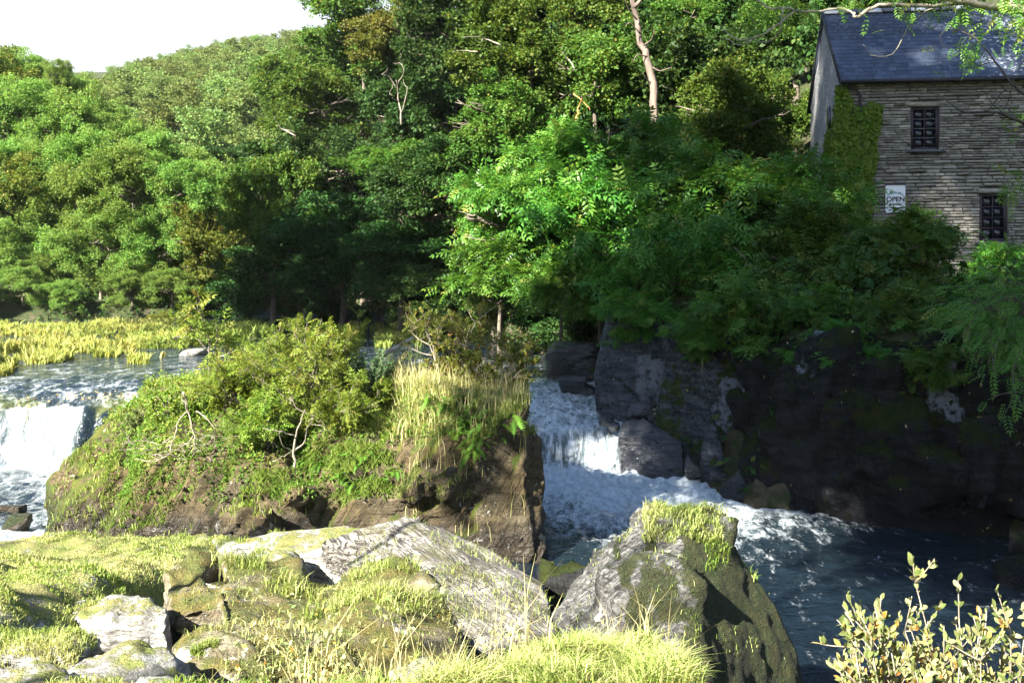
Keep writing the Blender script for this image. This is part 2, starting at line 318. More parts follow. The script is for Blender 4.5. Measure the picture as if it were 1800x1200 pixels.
M['spray'] = plain('spray drops', (0.8, 0.82, 0.82), (0.9, 0.92, 0.92), 5, 0.4, 0.0)
M['stone'] = plain('wall stone', (0.15, 0.135, 0.105), (0.34, 0.325, 0.285), 3.0, 0.9, 0.6, 0.25, (1, 1, 2.5), tint=True)
M['mortar'] = plain('wall core', (0.09, 0.082, 0.07), (0.16, 0.145, 0.12), 9, 0.95, 0.5)
M['render_gable'] = plain('gable stone', (0.16, 0.16, 0.155), (0.33, 0.33, 0.32), 7, 0.9, 0.9, 0.25, (1, 1, 2.0))
def slate_mat():
    m = NT('roof slate'); v = m.coord((1, 1, 1), kind='Object'); geo = m.n('NewGeometry')
    pos = geo.outputs['Position']
    n = m.noise(pos, 3.0, 6, 0.6); col = m.mix(n, (0.036, 0.048, 0.076), (0.074, 0.092, 0.130))
    r = m.n('ObjectInfo').outputs['Random']
    col = m.mix(1.0, col, m.ramp(m.math('ADD', m.math('MULTIPLY', m.attr('tint'), 0.5), m.math('MULTIPLY', r, 0.5)), [(0, 0.7), (1, 1.35)]), 'MULTIPLY')
    sx = m.n('SeparateXYZ'); m.set(sx.inputs[0], pos)
    k = m.math('ADD', m.noise(pos, 7.0, 6, 0.7), m.math('MULTIPLY', m.math('SUBTRACT', sx.outputs[0], 13.0), 0.035))
    col = m.mix(m.step(k, 0.62, 0.68), col, (0.46, 0.47, 0.47))
    return m.done(m.bsdf(col, 0.65, 0.2, m.bump(m.noise(pos, 12, 5), 0.3, 0.02)))
M['slate'] = slate_mat()
M['black_paint'] = plain('black painted iron', (0.012, 0.012, 0.014), (0.03, 0.03, 0.035), 10, 0.5, 0.1)
M['dark_frame'] = plain('dark window frame', (0.03, 0.022, 0.03), (0.06, 0.045, 0.055), 10, 0.6, 0.2)
M['sill_stone'] = plain('sill slate', (0.07, 0.07, 0.075), (0.14, 0.14, 0.15), 10, 0.7, 0.3)
M['glass'] = NT('window glass'); _g = M['glass']; M['glass'] = _g.done(_g.bsdf((0.012, 0.014, 0.018), 0.06, 0.6))
M['white_board'] = plain('sign board paint', (0.80, 0.82, 0.82), (0.72, 0.75, 0.76), 5, 0.5, 0.05)
M['sign_ink'] = plain('sign ink black', (0.015, 0.015, 0.02), (0.02, 0.02, 0.025), 5, 0.6, 0.0)
M['sign_teal'] = plain('sign ink teal', (0.06, 0.20, 0.24), (0.07, 0.22, 0.26), 5, 0.6, 0.0)
M['sign_purple'] = plain('sign rail purple', (0.03, 0.015, 0.05), (0.05, 0.025, 0.07), 5, 0.6, 0.0)
M['paper'] = plain('pale panel', (0.5, 0.5, 0.48), (0.6, 0.6, 0.58), 5, 0.8, 0.0)

# ------------------------------------------------------------------ foliage geometry
def leaves_geo(Pp, A, N, L, W, tint, fold=0.15):
    n = len(Pp); A = nrm(A); Sd = nrm(np.cross(A, N)); Nn = np.cross(Sd, A)
    L = np.broadcast_to(L, (n,))[:, None]; W = np.broadcast_to(W, (n,))[:, None]
    mid = Pp + A * L * 0.45 + Nn * W * fold
    V = np.stack([Pp, mid + Sd * W * 0.5, Pp + A * L - Nn * L * 0.08, mid - Sd * W * 0.5], 1).reshape(-1, 3)
    return V, np.arange(n * 4).reshape(n, 4), np.repeat(tint, 4)

def fronds_geo(Pp, A, N, L, tint, pairs=4, lw=0.36, ll=0.36):
    """pinnate leaves: pairs of leaflets along a midrib and one at its tip"""
    A = nrm(A); Sd = nrm(np.cross(A, N)); Nn = np.cross(Sd, A); L = np.broadcast_to(L, (len(Pp),))
    Vs, Ts = [], []
    for i in range(pairs):
        f = 0.18 + 0.70 * i / max(1, pairs - 1)
        base = Pp + A * (L * f)[:, None] - Nn * (L * 0.22 * f * f)[:, None]
        for sgn in (-1, 1):
            ax = A * 0.55 + Sd * sgn * 0.85 - Nn * 0.25
            sc = L * ll * (1.0 - 0.35 * abs(f - 0.5))
            V, _, T = leaves_geo(base, ax, Nn, sc, sc * lw, tint); Vs.append(V); Ts.append(T)
    V, _, T = leaves_geo(Pp + A * (L * 0.88)[:, None] - Nn * (L * 0.17)[:, None], A - Nn * 0.4, Nn, L * ll, L * ll * lw, tint); Vs.append(V); Ts.append(T)
    V = np.vstack(Vs); return V, np.arange(len(V)).reshape(-1, 4), np.concatenate(Ts)

def puff_points(rng, centres, radii, n, flat=0.65, up=0.15, shell=0.30):
    w_ = radii ** 2; k = rng.choice(len(centres), n, p=w_ / w_.sum())
    d = rng.normal(size=(n, 3)); d[:, 2] += up * 1.5; d = nrm(d)
    r = radii[k] * (1 - shell * rng.random(n) ** 1.4)
    r = r * (1 + 0.22 * vnoise(d * 2.2 + k[:, None] * 7.7, 3))
    off = d * r[:, None]; off[:, 2] *= flat
    return centres[k] + off, d, k

def crown_centres(rng, n, rmin, rmax, spread=0.70, lobes=0.25, top=0.15):
    d = rng.normal(size=(n, 3)); d[:, 2] += top; d = nrm(d)
    r = spread * (0.55 + 0.45 * rng.random(n) ** 0.6) * (1 + lobes * vnoise(d * 1.6 + rng.random(3) * 50, 5))
    return d * r[:, None], rmin + (rmax - rmin) * rng.random(n)

def crown_mesh(name, seed, mat, boughs=20, n=30000, leaf=0.040, kind='leaf', flat=0.70, r1=0.36, r2=(0.10, 0.22), sub=9, droop=0.2, low=0.2, stretch=0.22, cull=-0.12, cf=5.0, jit=0.50, tv=0.20):
    """a crown of boughs, each a ragged tier of small leaf clusters"""
    rng = np.random.default_rng(seed); cs, rs_ = [], []
    d = rng.normal(size=(boughs, 3)); d[:, 2] = d[:, 2] * 0.8 + low; d = nrm(d)
    rad = 0.40 + 0.38 * rng.random(boughs) ** 0.7
    for i in range(boughs):
        m = sub + rng.integers(0, 4); q = nrm(rng.normal(size=(m, 3))) * (rng.random((m, 1)) ** 0.5) * r1 * (0.7 + 0.5 * rng.random())
        q[:, 2] *= 0.75; q[:, 2] -= 0.12 * (q[:, 0] ** 2 + q[:, 1] ** 2) / r1
        u_ = rng.random((m, 1)) * 2 - 1; cs.append(d[i] * rad[i] + q + d[i] * u_ * stretch - np.array([0, 0, 0.10]) * np.maximum(u_, 0)); rs_.append(r2[0] + (r2[1] - r2[0]) * rng.random(m))
    c, r = np.vstack(cs), np.concatenate(rs_)
    p, d, k = puff_points(rng, c, r, int(n * 1.45), flat, 0.25, 0.75); p = p + rng.normal(size=p.shape) * 0.018
    kk = fbm(p * cf, 2, seed) > cull; p, d, k = p[kk], d[kk], k[kk]; n = len(p); out = nrm(c)[k]
    N = nrm(d * 0.45 + np.array([0, 0, 0.65]) + rng.normal(size=(n, 3)) * jit)
    A = nrm(rng.normal(size=(n, 3)) * 0.7 + d * 0.6 + out * 0.4 + np.array([0, 0, -droop]))
    t = np.clip(0.45 + tv * rng.normal(size=n) + 0.20 * vnoise(c * 2.7 + seed, 9)[k], 0, 1)
    L = leaf * (0.7 + 0.6 * rng.random(n))
    if kind == 'leaf': V, F, T = leaves_geo(p, A, N, L, L * 0.72, t)
    else: V, F, T = fronds_geo(p, A, N, L, t, 4)
    return mesh_of(name, V, F, mat, False, tint=T)

def trunk_mesh(name, seed, mat, r0=0.085, k=8, lean=0.0):
    """unit trunk, height 0..1"""
    mb = MB(); h = np.linspace(0, 1.0, 10)
    wob = np.stack([np.sin(h * 5.1 + seed) * 0.05 + lean * h * (1 - h), np.cos(h * 4.3 + seed) * 0.05, h], 1); wob[:, :2] *= np.sin(h * math.pi)[:, None]
    rr = r0 * (1 - 0.62 * h); rr[0] *= 1.45; mb.tube(wob, rr, k); return mb.mesh(name, mat, True)
def boughs_mesh(name, seed, mat, limbs=9, r0=0.034):
    """limbs inside a crown of unit radius, from the trunk's top outwards"""
    rng = np.random.default_rng(seed); mb = MB()
    for i in range(limbs):
        a = i * 2.4 + rng.random(); t = np.linspace(0, 1, 6)[:, None]; b = np.array([0, 0, -0.45 + 0.5 * rng.random()]); L = 0.5 + 0.22 * rng.random()
        dv = np.array([math.cos(a), math.sin(a), 0.15 + 0.5 * rng.random()]); pts = b + dv * L * t - np.array([0, 0, 0.14]) * t * t + rng.normal(size=(6, 3)) * 0.03 * t
        mb.tube(pts, r0 * (1 - 0.75 * t[:, 0]), 5)
        for j in range(3):
            q = pts[2 + j]; a2 = a + rng.normal() * 0.9; d2 = np.array([math.cos(a2), math.sin(a2), 0.3]); t2 = np.linspace(0, 1, 4)[:, None]
            mb.tube(q + d2 * L * 0.42 * t2 + rng.normal(size=(4, 3)) * 0.02 * t2, r0 * 0.45 * (1 - 0.7 * t2[:, 0]), 4)
    return mb.mesh(name, mat, True)

CR = {
    'oak': [crown_mesh('oak_crown', 10 + i, M['leaf_oak'], 22, 36000, 0.046) for i in range(4)],
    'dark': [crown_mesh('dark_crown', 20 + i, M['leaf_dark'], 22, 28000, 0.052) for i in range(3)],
    'left': [crown_mesh('bank_crown', 30 + i, M['leaf_left'], 26, 46000, 0.035, flat=0.7, r1=0.34) for i in range(4)],
    'far': [crown_mesh('far_crown', 40 + i, M['leaf_far'], 14, 9000, 0.062, flat=0.65, r2=(0.16, 0.28), sub=5) for i in range(4)],
    'gold': [crown_mesh('yellowing_crown', 51, M['leaf_gold'], 22, 30000, 0.044)],
    'brown': [crown_mesh('turning_crown', 50, M['leaf_brown'], 22, 30000, 0.044)],
    'ash': [crown_mesh('ash_crown', 60 + i, M['leaf_ash'], 15, 4200, 0.235, 'frond', 0.45, r2=(0.10, 0.22), droop=0.6, cull=0.02, cf=3.2, jit=0.30, tv=0.27) for i in range(4)],
}
TR = [trunk_mesh('tree_trunk', 5 + i, M['bark'], lean=0.4 * (i - 1)) for i in range(3)]
TRP = [trunk_mesh('pale_trunk', 9, M['bark_pale'], 0.055)]
BO = [boughs_mesh('tree_boughs', 5 + i, M['bark']) for i in range(3)]

# ------------------------------------------------------------------ plan of the valley
RIGHT = np.array([(60, 2), (9.6, 14.0), (8.9, 17.6), (4.7, 20.2), (3.6, 23.3), (2.4, 25.7), (1.8, 32), (-1, 45), (-6.5, 61), (-9, 70), (-17, 82), (-32, 96),
                  (-120, 118), (-420, 130), (-420, 520), (330, 520), (330, 2)], float)
LEFT = np.array([(-160, -40), (-14, -40), (-9.5, -8), (-13, -1), (-15.5, 5), (-17, 14), (-18, 24), (-23, 36), (-36, 48), (-33, 64), (-21, 65.5), (-18.5, 70), (-24, 80), (-40, 90), (-160, 108)], float)

def sdf(poly, X, Y):
    sh = X.shape; p = np.stack([X.ravel(), Y.ravel()], 1); d = np.full(len(p), 1e9); ins = np.zeros(len(p), bool)
    for a, b in zip(poly, np.roll(poly, -1, 0)):
        ab = b - a; t = np.clip(((p - a) @ ab) / (ab @ ab), 0, 1); d = np.minimum(d, np.linalg.norm(p - a - t[:, None] * ab, axis=1))
        c = ((a[1] > p[:, 1]) != (b[1] > p[:, 1])); den = (b[1] - a[1]) if b[1] != a[1] else 1e-9
        ins ^= c & (p[:, 0] < (b[0] - a[0]) * (p[:, 1] - a[1]) / den + a[0])
    return np.where(ins, d, -d).reshape(sh)

def water_level(X, Y):
    return np.where(Y > 24.6, 1.6, 0.0)

def ground(X, Y):
    X = np.asarray(X, float); Y = np.asarray(Y, float)
    dr = sdf(RIGHT, X, Y); dl = sdf(LEFT, X, Y); wl = 1.6 * sstep(23, 27, Y)
    far = sstep(75, 110, Y + np.maximum(0, -X - 25) * 0.6)
    bank = 3.2 * (1 - far) + 0.8 * far - 0.0
    hr = wl * 0.6 + bank * sstep(0.0, 2.2, dr) + np.minimum(dr, 9) * 0.13 + np.clip(dr - 9, 0, 34) * 0.62 + np.clip(dr - 43, 0, 135) * 0.29
    hl = 1.6 + 0.5 * sstep(0, 1.5, dl) + np.clip(dl, 0, 60) * 0.22 + 9.0 * sstep(2, 10, dl) * sstep(34, 20, Y)
    h = np.where(dr > 0, hr, np.where(dl > 0, hl, wl - 0.9))
    terr = sstep(4, 7, X) * sstep(36, 32.5, Y); h = h * (1 - terr) + np.minimum(h, 4.0) * terr
    h = h + fbm2(X, Y, 0.12, 4, 2) * np.where((dr > 3) | (dl > 3), 0.8, 0.15)
    return h

def gz(x, y):
    return float(ground(np.array([x]), np.array([y]))[0])

def grid_mesh(name, xs, ys, hf, mat, smooth=True, **kw):
    X, Y = np.meshgrid(xs, ys); Z = hf(X, Y); n, m = X.shape
    V = np.stack([X.ravel(), Y.ravel(), Z.ravel()], 1); i = np.arange(n * m).reshape(n, m)
    Fq = np.stack([i[:-1, :-1], i[:-1, 1:], i[1:, 1:], i[1:, :-1]], -1).reshape(-1, 4)
    return V, Fq, X, Y, Z

def axis(*segs):
    out = []
    for a, b, st in segs: out.append(np.arange(a, b, st))
    return np.concatenate(out + [np.array([segs[-1][1]])])

xs = axis((-420, -60, 12), (-60, -20, 1.6), (-20, 24, 0.45), (24, 60, 2), (60, 330, 15)); ys = axis((-60, 12, 4), (12, 36, 0.45), (36, 110, 1.6), (110, 520, 12))
V, Fq, *_ = grid_mesh('terrain', xs, ys, ground, None)
tag(link('terrain', mesh_of('terrain', V, Fq, M['soil'], True)), kind='structure')

# ------------------------------------------------------------------ the river: one surface over both levels, chute and fall
def crest_y(X):
    return 25.35 + 0.85 * fbm2(X, X * 0, 0.5, 4, 4) + 0.9 * sstep(-10.8, -8.2, X) * (X < -3)

def river_z(X, Y):
    dl = Y - crest_y(X)
    zl = np.interp(dl, [-1.0, -0.75, -0.45, -0.15, 0.3, 1.0, 2.0, 4.0], [0.0, 0.18, 0.75, 1.18, 1.40, 1.52, 1.58, 1.6])
    dr = Y - 24.1 - 0.75 * fbm2(X, X * 0, 0.75, 3, 8) - 0.35 * sstep(2.0, 3.6, X)
    zr = np.interp(dr, [-0.75, -0.5, -0.1, 0.25, 1.2, 2.6, 4.5, 7.0], [0.0, 0.10, 0.55, 0.85, 1.08, 1.32, 1.52, 1.6])
    return np.where(X < -3, zl, zr)

def river_fields(X, Y):
    z = river_z(X, Y); low = Y < 24.6
    yb_r = 23.6; dr = yb_r - Y
    right = X > -3
    f_r = np.where(dr > 0, 0.62 * np.exp(-dr / 4.0) + 0.36 * sstep(13, 3, dr) , 0.0)
    f_r = np.where(dr <= 0, 0.56 + 0.36 * np.exp(-((Y - 23.6) / 0.55) ** 2) + 0.14 * fbm2(X, Y, 1.1, 3, 33), f_r)
    f_r = f_r * np.where(Y > 24.4, sstep(33, 27, Y), 1)
    # foam rides the outflow: it hugs a tongue that drifts to the right as it leaves the chute
    f_r = f_r * (1 - sstep(2.0, 6.0, dr) * (1 - (0.60 + 0.40 * sstep(3.4, 0.6, np.abs(X - (1.9 + 0.16 * dr))))))
    dl = Y - crest_y(X)
    lipgap = fbm2(X, X * 0, 1.3, 5, 21) + 0.5 * fbm2(X, Y * 0, 5.0, 3, 22)
    w1 = sstep(-10.15, -11.0, X + 0.30 * (25.4 - Y) + 0.45 * lipgap) * sstep(-13.1, -12.2, X + 0.15 * lipgap)
    w2 = np.exp(-((X + 9.35 + 0.55 * (Y - 25.9)) / 0.62) ** 2) * sstep(1.6, 0.7, dl)
    f_l = np.clip((w1 * sstep(0.35, -0.25, dl + 0.45 * lipgap) + w2) * 0.70 + 0.30 * sstep(0.3, -0.3, dl), 0, 1.15)
    base = np.exp(-np.maximum(0, 24.45 - Y) / 0.7)
    f_l = np.where(Y < 24.5, 0.42 * base + 0.36 + 0.40 * np.exp(-((Y - 17.3) / 1.2) ** 2), f_l)
    f_up = 0.27 + 0.12 * sstep(40, 26, Y)
    foam = np.where(right, np.maximum(f_r, np.where(Y > 24.6, f_up, 0.25)), np.maximum(f_l, np.where(dl > 0, f_up, 0)))
    silt = np.where(right, np.exp(-np.maximum(0, 24.6 - Y) / 2.5) * (Y < 30), 0.10)
    moss = np.where((~right) & (dl > -0.3) & (dl < 1.3), 1.0, 0) * sstep(0.02, 0.25, fbm2(X, Y, 0.55, 2, 31))
    rough = np.clip(0.15 + foam, 0, 1)
    return foam, silt, moss, rough

xs = axis((-70, -34, 1.2), (-34, -15, 0.35), (-15, -7, 0.07), (-7, 0, 0.25), (0, 5.2, 0.06), (5.2, 12, 0.12)); ys = axis((4, 12, 0.25), (12, 28.5, 0.07), (28.5, 45, 0.3), (45, 110, 1.2))
V, Fq, X, Y, Z = grid_mesh('river', xs, ys, river_z, None)
foam, silt, moss, rough = river_fields(X, Y)
turb = np.clip(foam, 0, 1); steep = np.clip((np.abs(np.gradient(Z, axis=0) / np.maximum(np.gradient(Y, axis=0), 1e-6)) - 0.25) * 1.6, 0, 1)
near = sstep(32, 28, Y)
dz = 0.035 * fbm2(X, Y * 1.5, 0.9, 3, 6) + 0.010 * near * fbm2(X, Y * 1.6, 3.5, 2, 12)
rid = 1 - np.abs(fbm2(X, Y, 1.7, 4, 14)) * 2
dz = dz + near * turb * (0.34 * fbm2(X, Y, 1.5, 4, 16) + 0.11 * rid * fbm2(X, Y, 4.5, 3, 18))
dz = dz + 0.16 * np.exp(-((Y - 23.2) / 0.45) ** 2) * (X > -3) * (0.4 + fbm2(X, Y, 1.6, 3, 19)) + 0.12 * np.exp(-((Y - 25.7) / 0.5) ** 2) * (X > 0) * (0.3 + fbm2(X, Y, 1.3, 3, 20))
V[:, 2] += dz.ravel()
ov = np.exp(-((Y - 24.0) / 0.5) ** 2) * (X > -3) * 0.45 * fbm2(X, Z * 2, 1.8, 3, 25)       # the chute face bulges
ol = np.exp(-((Z - 0.8) / 0.6) ** 2) * (X < -7) * (Z > 0.05) * (Z < 1.5) * 0.14 * fbm2(X, Y * 0, 3.0, 3, 26)
V[:, 1] -= (ov + ol).ravel()
tag(link('river_water', mesh_of('river_water', V, Fq, M['water'], True, foam=foam.ravel(), silt=silt.ravel(), moss=moss.ravel(), rough=rough.ravel(), steep=steep.ravel())), kind='structure')

# spray and droplets thrown up at the foot of the chute and the fall
rng = np.random.default_rng(3)
def drops(n, fx, fy, fz, rmax):
    c = np.stack([fx(n), fy(n), fz(n)], 1); r = rmax * rng.random(n) ** 3 + 0.004
    o = np.array([[0, 0, 1], [1, 0, 0], [0, 1, 0], [-1, 0, 0], [0, -1, 0], [0, 0, -1]], float)
    V = (c[:, None] + o[None] * r[:, None, None]).reshape(-1, 3)
    t = np.array([[0, 1, 2, 2], [0, 2, 3, 3], [0, 3, 4, 4], [0, 4, 1, 1], [5, 2, 1, 1], [5, 3, 2, 2], [5, 4, 3, 3], [5, 1, 4, 4]])
    t = t[:, :3]
    return V, (np.arange(n)[:, None, None] * 6 + t[None]).reshape(-1, 3)
Va, Fa = drops(700, lambda n: rng.uniform(0.6, 3.6, n), lambda n: 23.75 + rng.normal(0, .3, n), lambda n: 0.1 + rng.random(n) ** 3 * 0.6, 0.014)
Vb, Fb = drops(700, lambda n: rng.uniform(-12.6, -9.0, n), lambda n: 24.5 + rng.normal(0, .25, n), lambda n: 0.05 + rng.random(n) ** 3 * 0.8, 0.016)
Vc, Fc = drops(90, lambda n: rng.uniform(0.9, 3.4, n), lambda n: 25.6 + rng.normal(0, .5, n), lambda n: 1.15 + rng.random(n) ** 3 * 0.25, 0.012)
tag(link('water_spray', mesh_of('water_spray', np.vstack([Va, Vb, Vc]), np.vstack([Fa, Fb + len(Va), Fc + len(Va) + len(Vb)]), M['spray'])),
    'white spray thrown up at the foot of the rapids and the fall', 'spray', kind='stuff')

# ------------------------------------------------------------------ rocks: hulls fused by a voxel remesh, then split along their bedding
def hull(bm, pts):
    t = bmesh.new()
    for p in pts: t.verts.new(tuple(float(v) for v in p))
    bmesh.ops.convex_hull(t, input=list(t.verts))
    loose = [v for v in t.verts if not v.link_faces]
    if loose: bmesh.ops.delete(t, geom=loose, context='VERTS')
    me = bpy.data.meshes.new('tmp'); t.to_mesh(me); t.free(); bm.from_mesh(me); bpy.data.meshes.remove(me)

def blob(rng, c, d, n=16, rz=0.0, sq=0.45):
    """points of an irregular angular block"""
    u = rng.normal(size=(n, 3)); u = nrm(u); u = np.sign(u) * np.abs(u) ** sq; u *= (0.8 + 0.3 * rng.random((n, 1)))
    u = u * np.asarray(d) * 0.5; c_, s_ = math.cos(rz), math.sin(rz)
    return u @ np.array([[c_, s_, 0], [-s_, c_, 0], [0, 0, 1]]) + np.asarray(c)

def rock(name, label, cat, hulls, voxel, mat, a1=0.10, f1=1.2, a2=0.04, f2=3.0, bed=(0.3, 0.2, 1.0), seed=1, kind=None, parent=None, group=None, a3=0.012):
    bm = bmesh.new()
    for h_ in hulls: hull(bm, h_)
    me = bpy.data.meshes.new('tmp'); bm.to_mesh(me); bm.free()
    o = bpy.data.objects.new('tmp', me); C.objects.link(o)
    md = o.modifiers.new('r', 'REMESH'); md.mode = 'VOXEL'; md.voxel_size = voxel
    dg = bpy.context.evaluated_depsgraph_get(); ev = bpy.data.meshes.new_from_object(o.evaluated_get(dg), depsgraph=dg)
    bpy.data.objects.remove(o); bpy.data.meshes.remove(me)
    n = len(ev.vertices); co = np.empty(n * 3, np.float32); ev.vertices.foreach_get('co', co); co = co.reshape(-1, 3).astype(float)
    no = np.empty(n * 3, np.float32); ev.vertices.foreach_get('normal', no); no = no.reshape(-1, 3).astype(float)
    b = nrm(np.asarray(bed, float)); s = (co @ b) * f2 + fbm(co * 0.7, 3, seed + 5) * 1.3
    fr = s - np.floor(s); saw = np.where(fr < 0.82, fr / 0.82, (1 - fr) / 0.18)
    s2 = s * 2.7 + fbm(co * 1.5, 2, seed + 9); fr2 = s2 - np.floor(s2); saw2 = np.where(fr2 < 0.8, fr2 / 0.8, (1 - fr2) / 0.2)
    lat = 1 - 0.6 * np.abs(no @ b)
    d = a1 * fbm(co * f1, 5, seed) + a2 * (saw - 0.5) * lat * (0.6 + 0.8 * vnoise(co * 0.9, seed + 3)) + a2 * 0.4 * (saw2 - 0.5) * lat + a3 * fbm(co * 9, 3, seed + 7)
    co = co + no * d[:, None]
    base = np.array([co[:, 0].mean(), co[:, 1].mean(), co[:, 2].min()])
    ev.vertices.foreach_set('co', (co - base).astype(np.float32).ravel()); ev.polygons.foreach_set('use_smooth', np.ones(len(ev.polygons), bool))
    ev.update(); ev.materials.clear(); ev.materials.append(mat); ev.name = name
    r = link(name, ev, parent, tuple(base)); tag(r, label, cat, group, kind)
    return r

def scatter_on(o, n, seed, nz=0.4, cond=None):
    """random points on an object's upward faces, in world space"""
    me = o.data; rng = np.random.default_rng(seed); me.calc_loop_triangles(); m = len(me.loop_triangles)
    t = np.empty(m * 3, np.int32); me.loop_triangles.foreach_get('vertices', t); t = t.reshape(-1, 3)
    co = np.empty(len(me.vertices) * 3, np.float32); me.vertices.foreach_get('co', co)
    co = co.reshape(-1, 3).astype(float) + np.array(o.location)
    a, b, c = co[t[:, 0]], co[t[:, 1]], co[t[:, 2]]; cr = np.cross(b - a, c - a); ar = np.linalg.norm(cr, axis=1); nn = cr / np.maximum(ar, 1e-12)[:, None]
    cen = (a + b + c) / 3; w_ = ar * (nn[:, 2] > nz)
    if cond is not None: w_ = w_ * cond(cen, nn)
    if w_.sum() <= 0: return np.zeros((0, 3)), np.zeros((0, 3))
    k = rng.choice(m, n, p=w_ / w_.sum()); u, v = rng.random(n), rng.random(n); f = u + v > 1; u[f] = 1 - u[f]; v[f] = 1 - v[f]
    return a[k] + (b - a)[k] * u[:, None] + (c - a)[k] * v[:, None], nn[k]

def blades_geo(rng, p, H, W, bend=0.5, tint=0.5, dirv=None, up=None):
    n = len(p); H = np.broadcast_to(H, (n,))[:, None]; W = np.broadcast_to(W, (n,))[:, None]
    a = rng.random(n) * 6.283; d = np.stack([np.cos(a), np.sin(a), np.zeros(n)], 1)
    if dirv is not None: d = nrm(d * 0.8 + dirv)
    sd = np.stack([-d[:, 1], d[:, 0], np.zeros(n)], 1); a2 = rng.random(n) * 6.283
    sd = nrm(sd + 0.9 * np.stack([np.cos(a2), np.sin(a2), np.zeros(n)], 1)); bnd = (bend * (0.4 + 1.0 * rng.random(n)))[:, None]
    U = np.array([0, 0, 1.0]) if up is None else up
    q = p - U * 0.02; m1 = p + U * H * 0.55 + d * H * bnd * 0.25; tp = p + U * H * (1 - 0.35 * bnd) + d * H * bnd * 0.9
    V = np.stack([q - sd * W, q + sd * W, m1 + sd * W * 0.8, m1 - sd * W * 0.8, tp + sd * W * 0.12, tp - sd * W * 0.12], 1).reshape(-1, 3)
    i = np.arange(n)[:, None] * 6
    F = np.concatenate([i + np.array([[0, 1, 2, 3]]), i + np.array([[3, 2, 4, 5]])], 0)
    return V, F, np.repeat(np.broadcast_to(tint, (n,)), 6)

class Acc:
    def __init__(s): s.V = []; s.F = []; s.T = []; s.n = 0
    def add(s, V, F, T): s.V.append(V); s.F.append(F + s.n); s.T.append(T); s.n += len(V)
    def build(s, name, mat, parent=None, loc=None):
        V = np.vstack(s.V)
        if loc is not None: V = V - np.asarray(loc)
        me = mesh_of(name, V, np.vstack(s.F), mat, False, tint=np.concatenate(s.T))
        return link(name, me, parent, None if loc is None or parent is not None else tuple(loc))

def tufted(rng, p, f=1.6, seed=0, thr=-0.1):
    return fbm(p * f, 3, seed) > thr
#@@STRUCT
# ------------------------------------------------------------------ foreground ground
def fg_h(X, Y):
    h = 3.0 - 0.17 * (Y - 4.0)
    h = h - 2.6 * sstep(11.2, 12.6, Y + 0.3 * fbm2(X, Y, 0.8, 2, 41))
    r = X - 0.62 - 0.10 * fbm2(X, Y, 0.9, 2, 42)
    h = h - 0.75 * sstep(0.0, 0.7, r) - np.clip(Y - 4.6, 0, 9) * 0.75 * sstep(0.0, 0.6, r)
    h = h - np.clip(Y - 5.2, 0, 9) * 0.55 * sstep(-0.9, 0.1, r)
    h = h - 0.34 * sstep(-3.4, -2.4, X) * sstep(4.9, 6.2, Y) - 0.10
    h = h - 0.42 * sstep(-3.1, -2.5, X) * sstep(0.15, -0.45, X) * sstep(4.1, 4.7, Y) * sstep(9.4, 8.6, Y)
    h = h + 0.03 * np.exp(-(((X - 0.25) / 0.5) ** 2 + ((Y - 4.6) / 0.5) ** 2))
    led = 3.0 * (h * 1.2 + 0.5 * fbm2(X, Y, 0.9, 3, 45)); fr_ = led - np.floor(led)
    h = h + 0.16 * fbm2(X, Y, 0.8, 4, 43) + 0.06 * fbm2(X, Y, 2.6, 4, 44) + 0.030 * fbm2(X, Y, 8.0, 3, 46) + 0.07 * np.where(fr_ < 0.75, fr_ / 0.75, (1 - fr_) / 0.25)
    return np.maximum(h, -0.9)
xs = axis((-10, -6, 0.12), (-6, 2.8, 0.045), (2.8, 5, 0.12)); ys = axis((-6, 2.4, 0.2), (2.4, 13.2, 0.05))
V, Fq, *_ = grid_mesh('bank', xs, ys, fg_h, None)
bank = tag(link('rocky_bank', mesh_of('rocky_bank', V, Fq, M['turf'], True)), kind='structure')

# ------------------------------------------------------------------ the rock island between the two arms
R_ = np.random.default_rng(77)
def low(p, z=-0.6): q = np.array(p, float); q[2] = z; return q
isl = []
isl.append([low(P(680, 1000, 16.35)), low(P(938, 1000, 16.2)), low((0.25, 21, 0)), low((-2.3, 21, 0)), P(700, 800, 16.6), P(800, 775, 16.45), P(922, 728, 16.4), (0.22, 18.3, 2.55), (0.15, 20.6, 2.35), (-2.4, 20.8, 2.6), (-2.0, 18.0, 2.5), P(930, 880, 16.3)])
isl.append([low((0.05, 16.4, 0)), low((0.40, 16.2, 0)), low((0.5, 18.4, 0)), low((-0.2, 18.6, 0)), (0.42, 16.5, 0.35), (0.55, 16.7, 1.1), (0.50, 16.9, 1.75), (0.2, 16.6, 2.0), (0.35, 18.2, 1.9)])
isl.append([low(P(520, 1000, 16.55)), low(P(700, 1000, 16.4)), P(560, 850, 16.75), P(700, 815, 16.6), P(545, 780, 17.2), P(700, 740, 17.3), (-2.2, 20.8, 2.6), (-4.0, 21, 2.5), low((-2, 21, 0)), low((-4, 21, 0))])
isl.append([low(P(330, 1000, 16.75)), low(P(535, 1000, 16.6)), P(345, 835, 16.9), P(520, 850, 16.75), P(430, 800, 17.2), P(350, 790, 17.3), (-5.6, 20.5, 2.5), (-3.2, 20.8, 2.6), low((-5.6, 21, 0)), low((-3, 21, 0))])
isl.append([low(P(170, 1000, 16.9)), low(P(335, 1000, 16.8)), P(190, 930, 16.9), P(240, 830, 17.1), P(335, 815, 17.0), P(300, 760, 18.0), P(250, 770, 18.2), (-7.3, 21.8, 2.2), (-5.4, 21.4, 2.5), low((-7.4, 22, 0)), low((-5, 22, 0))])
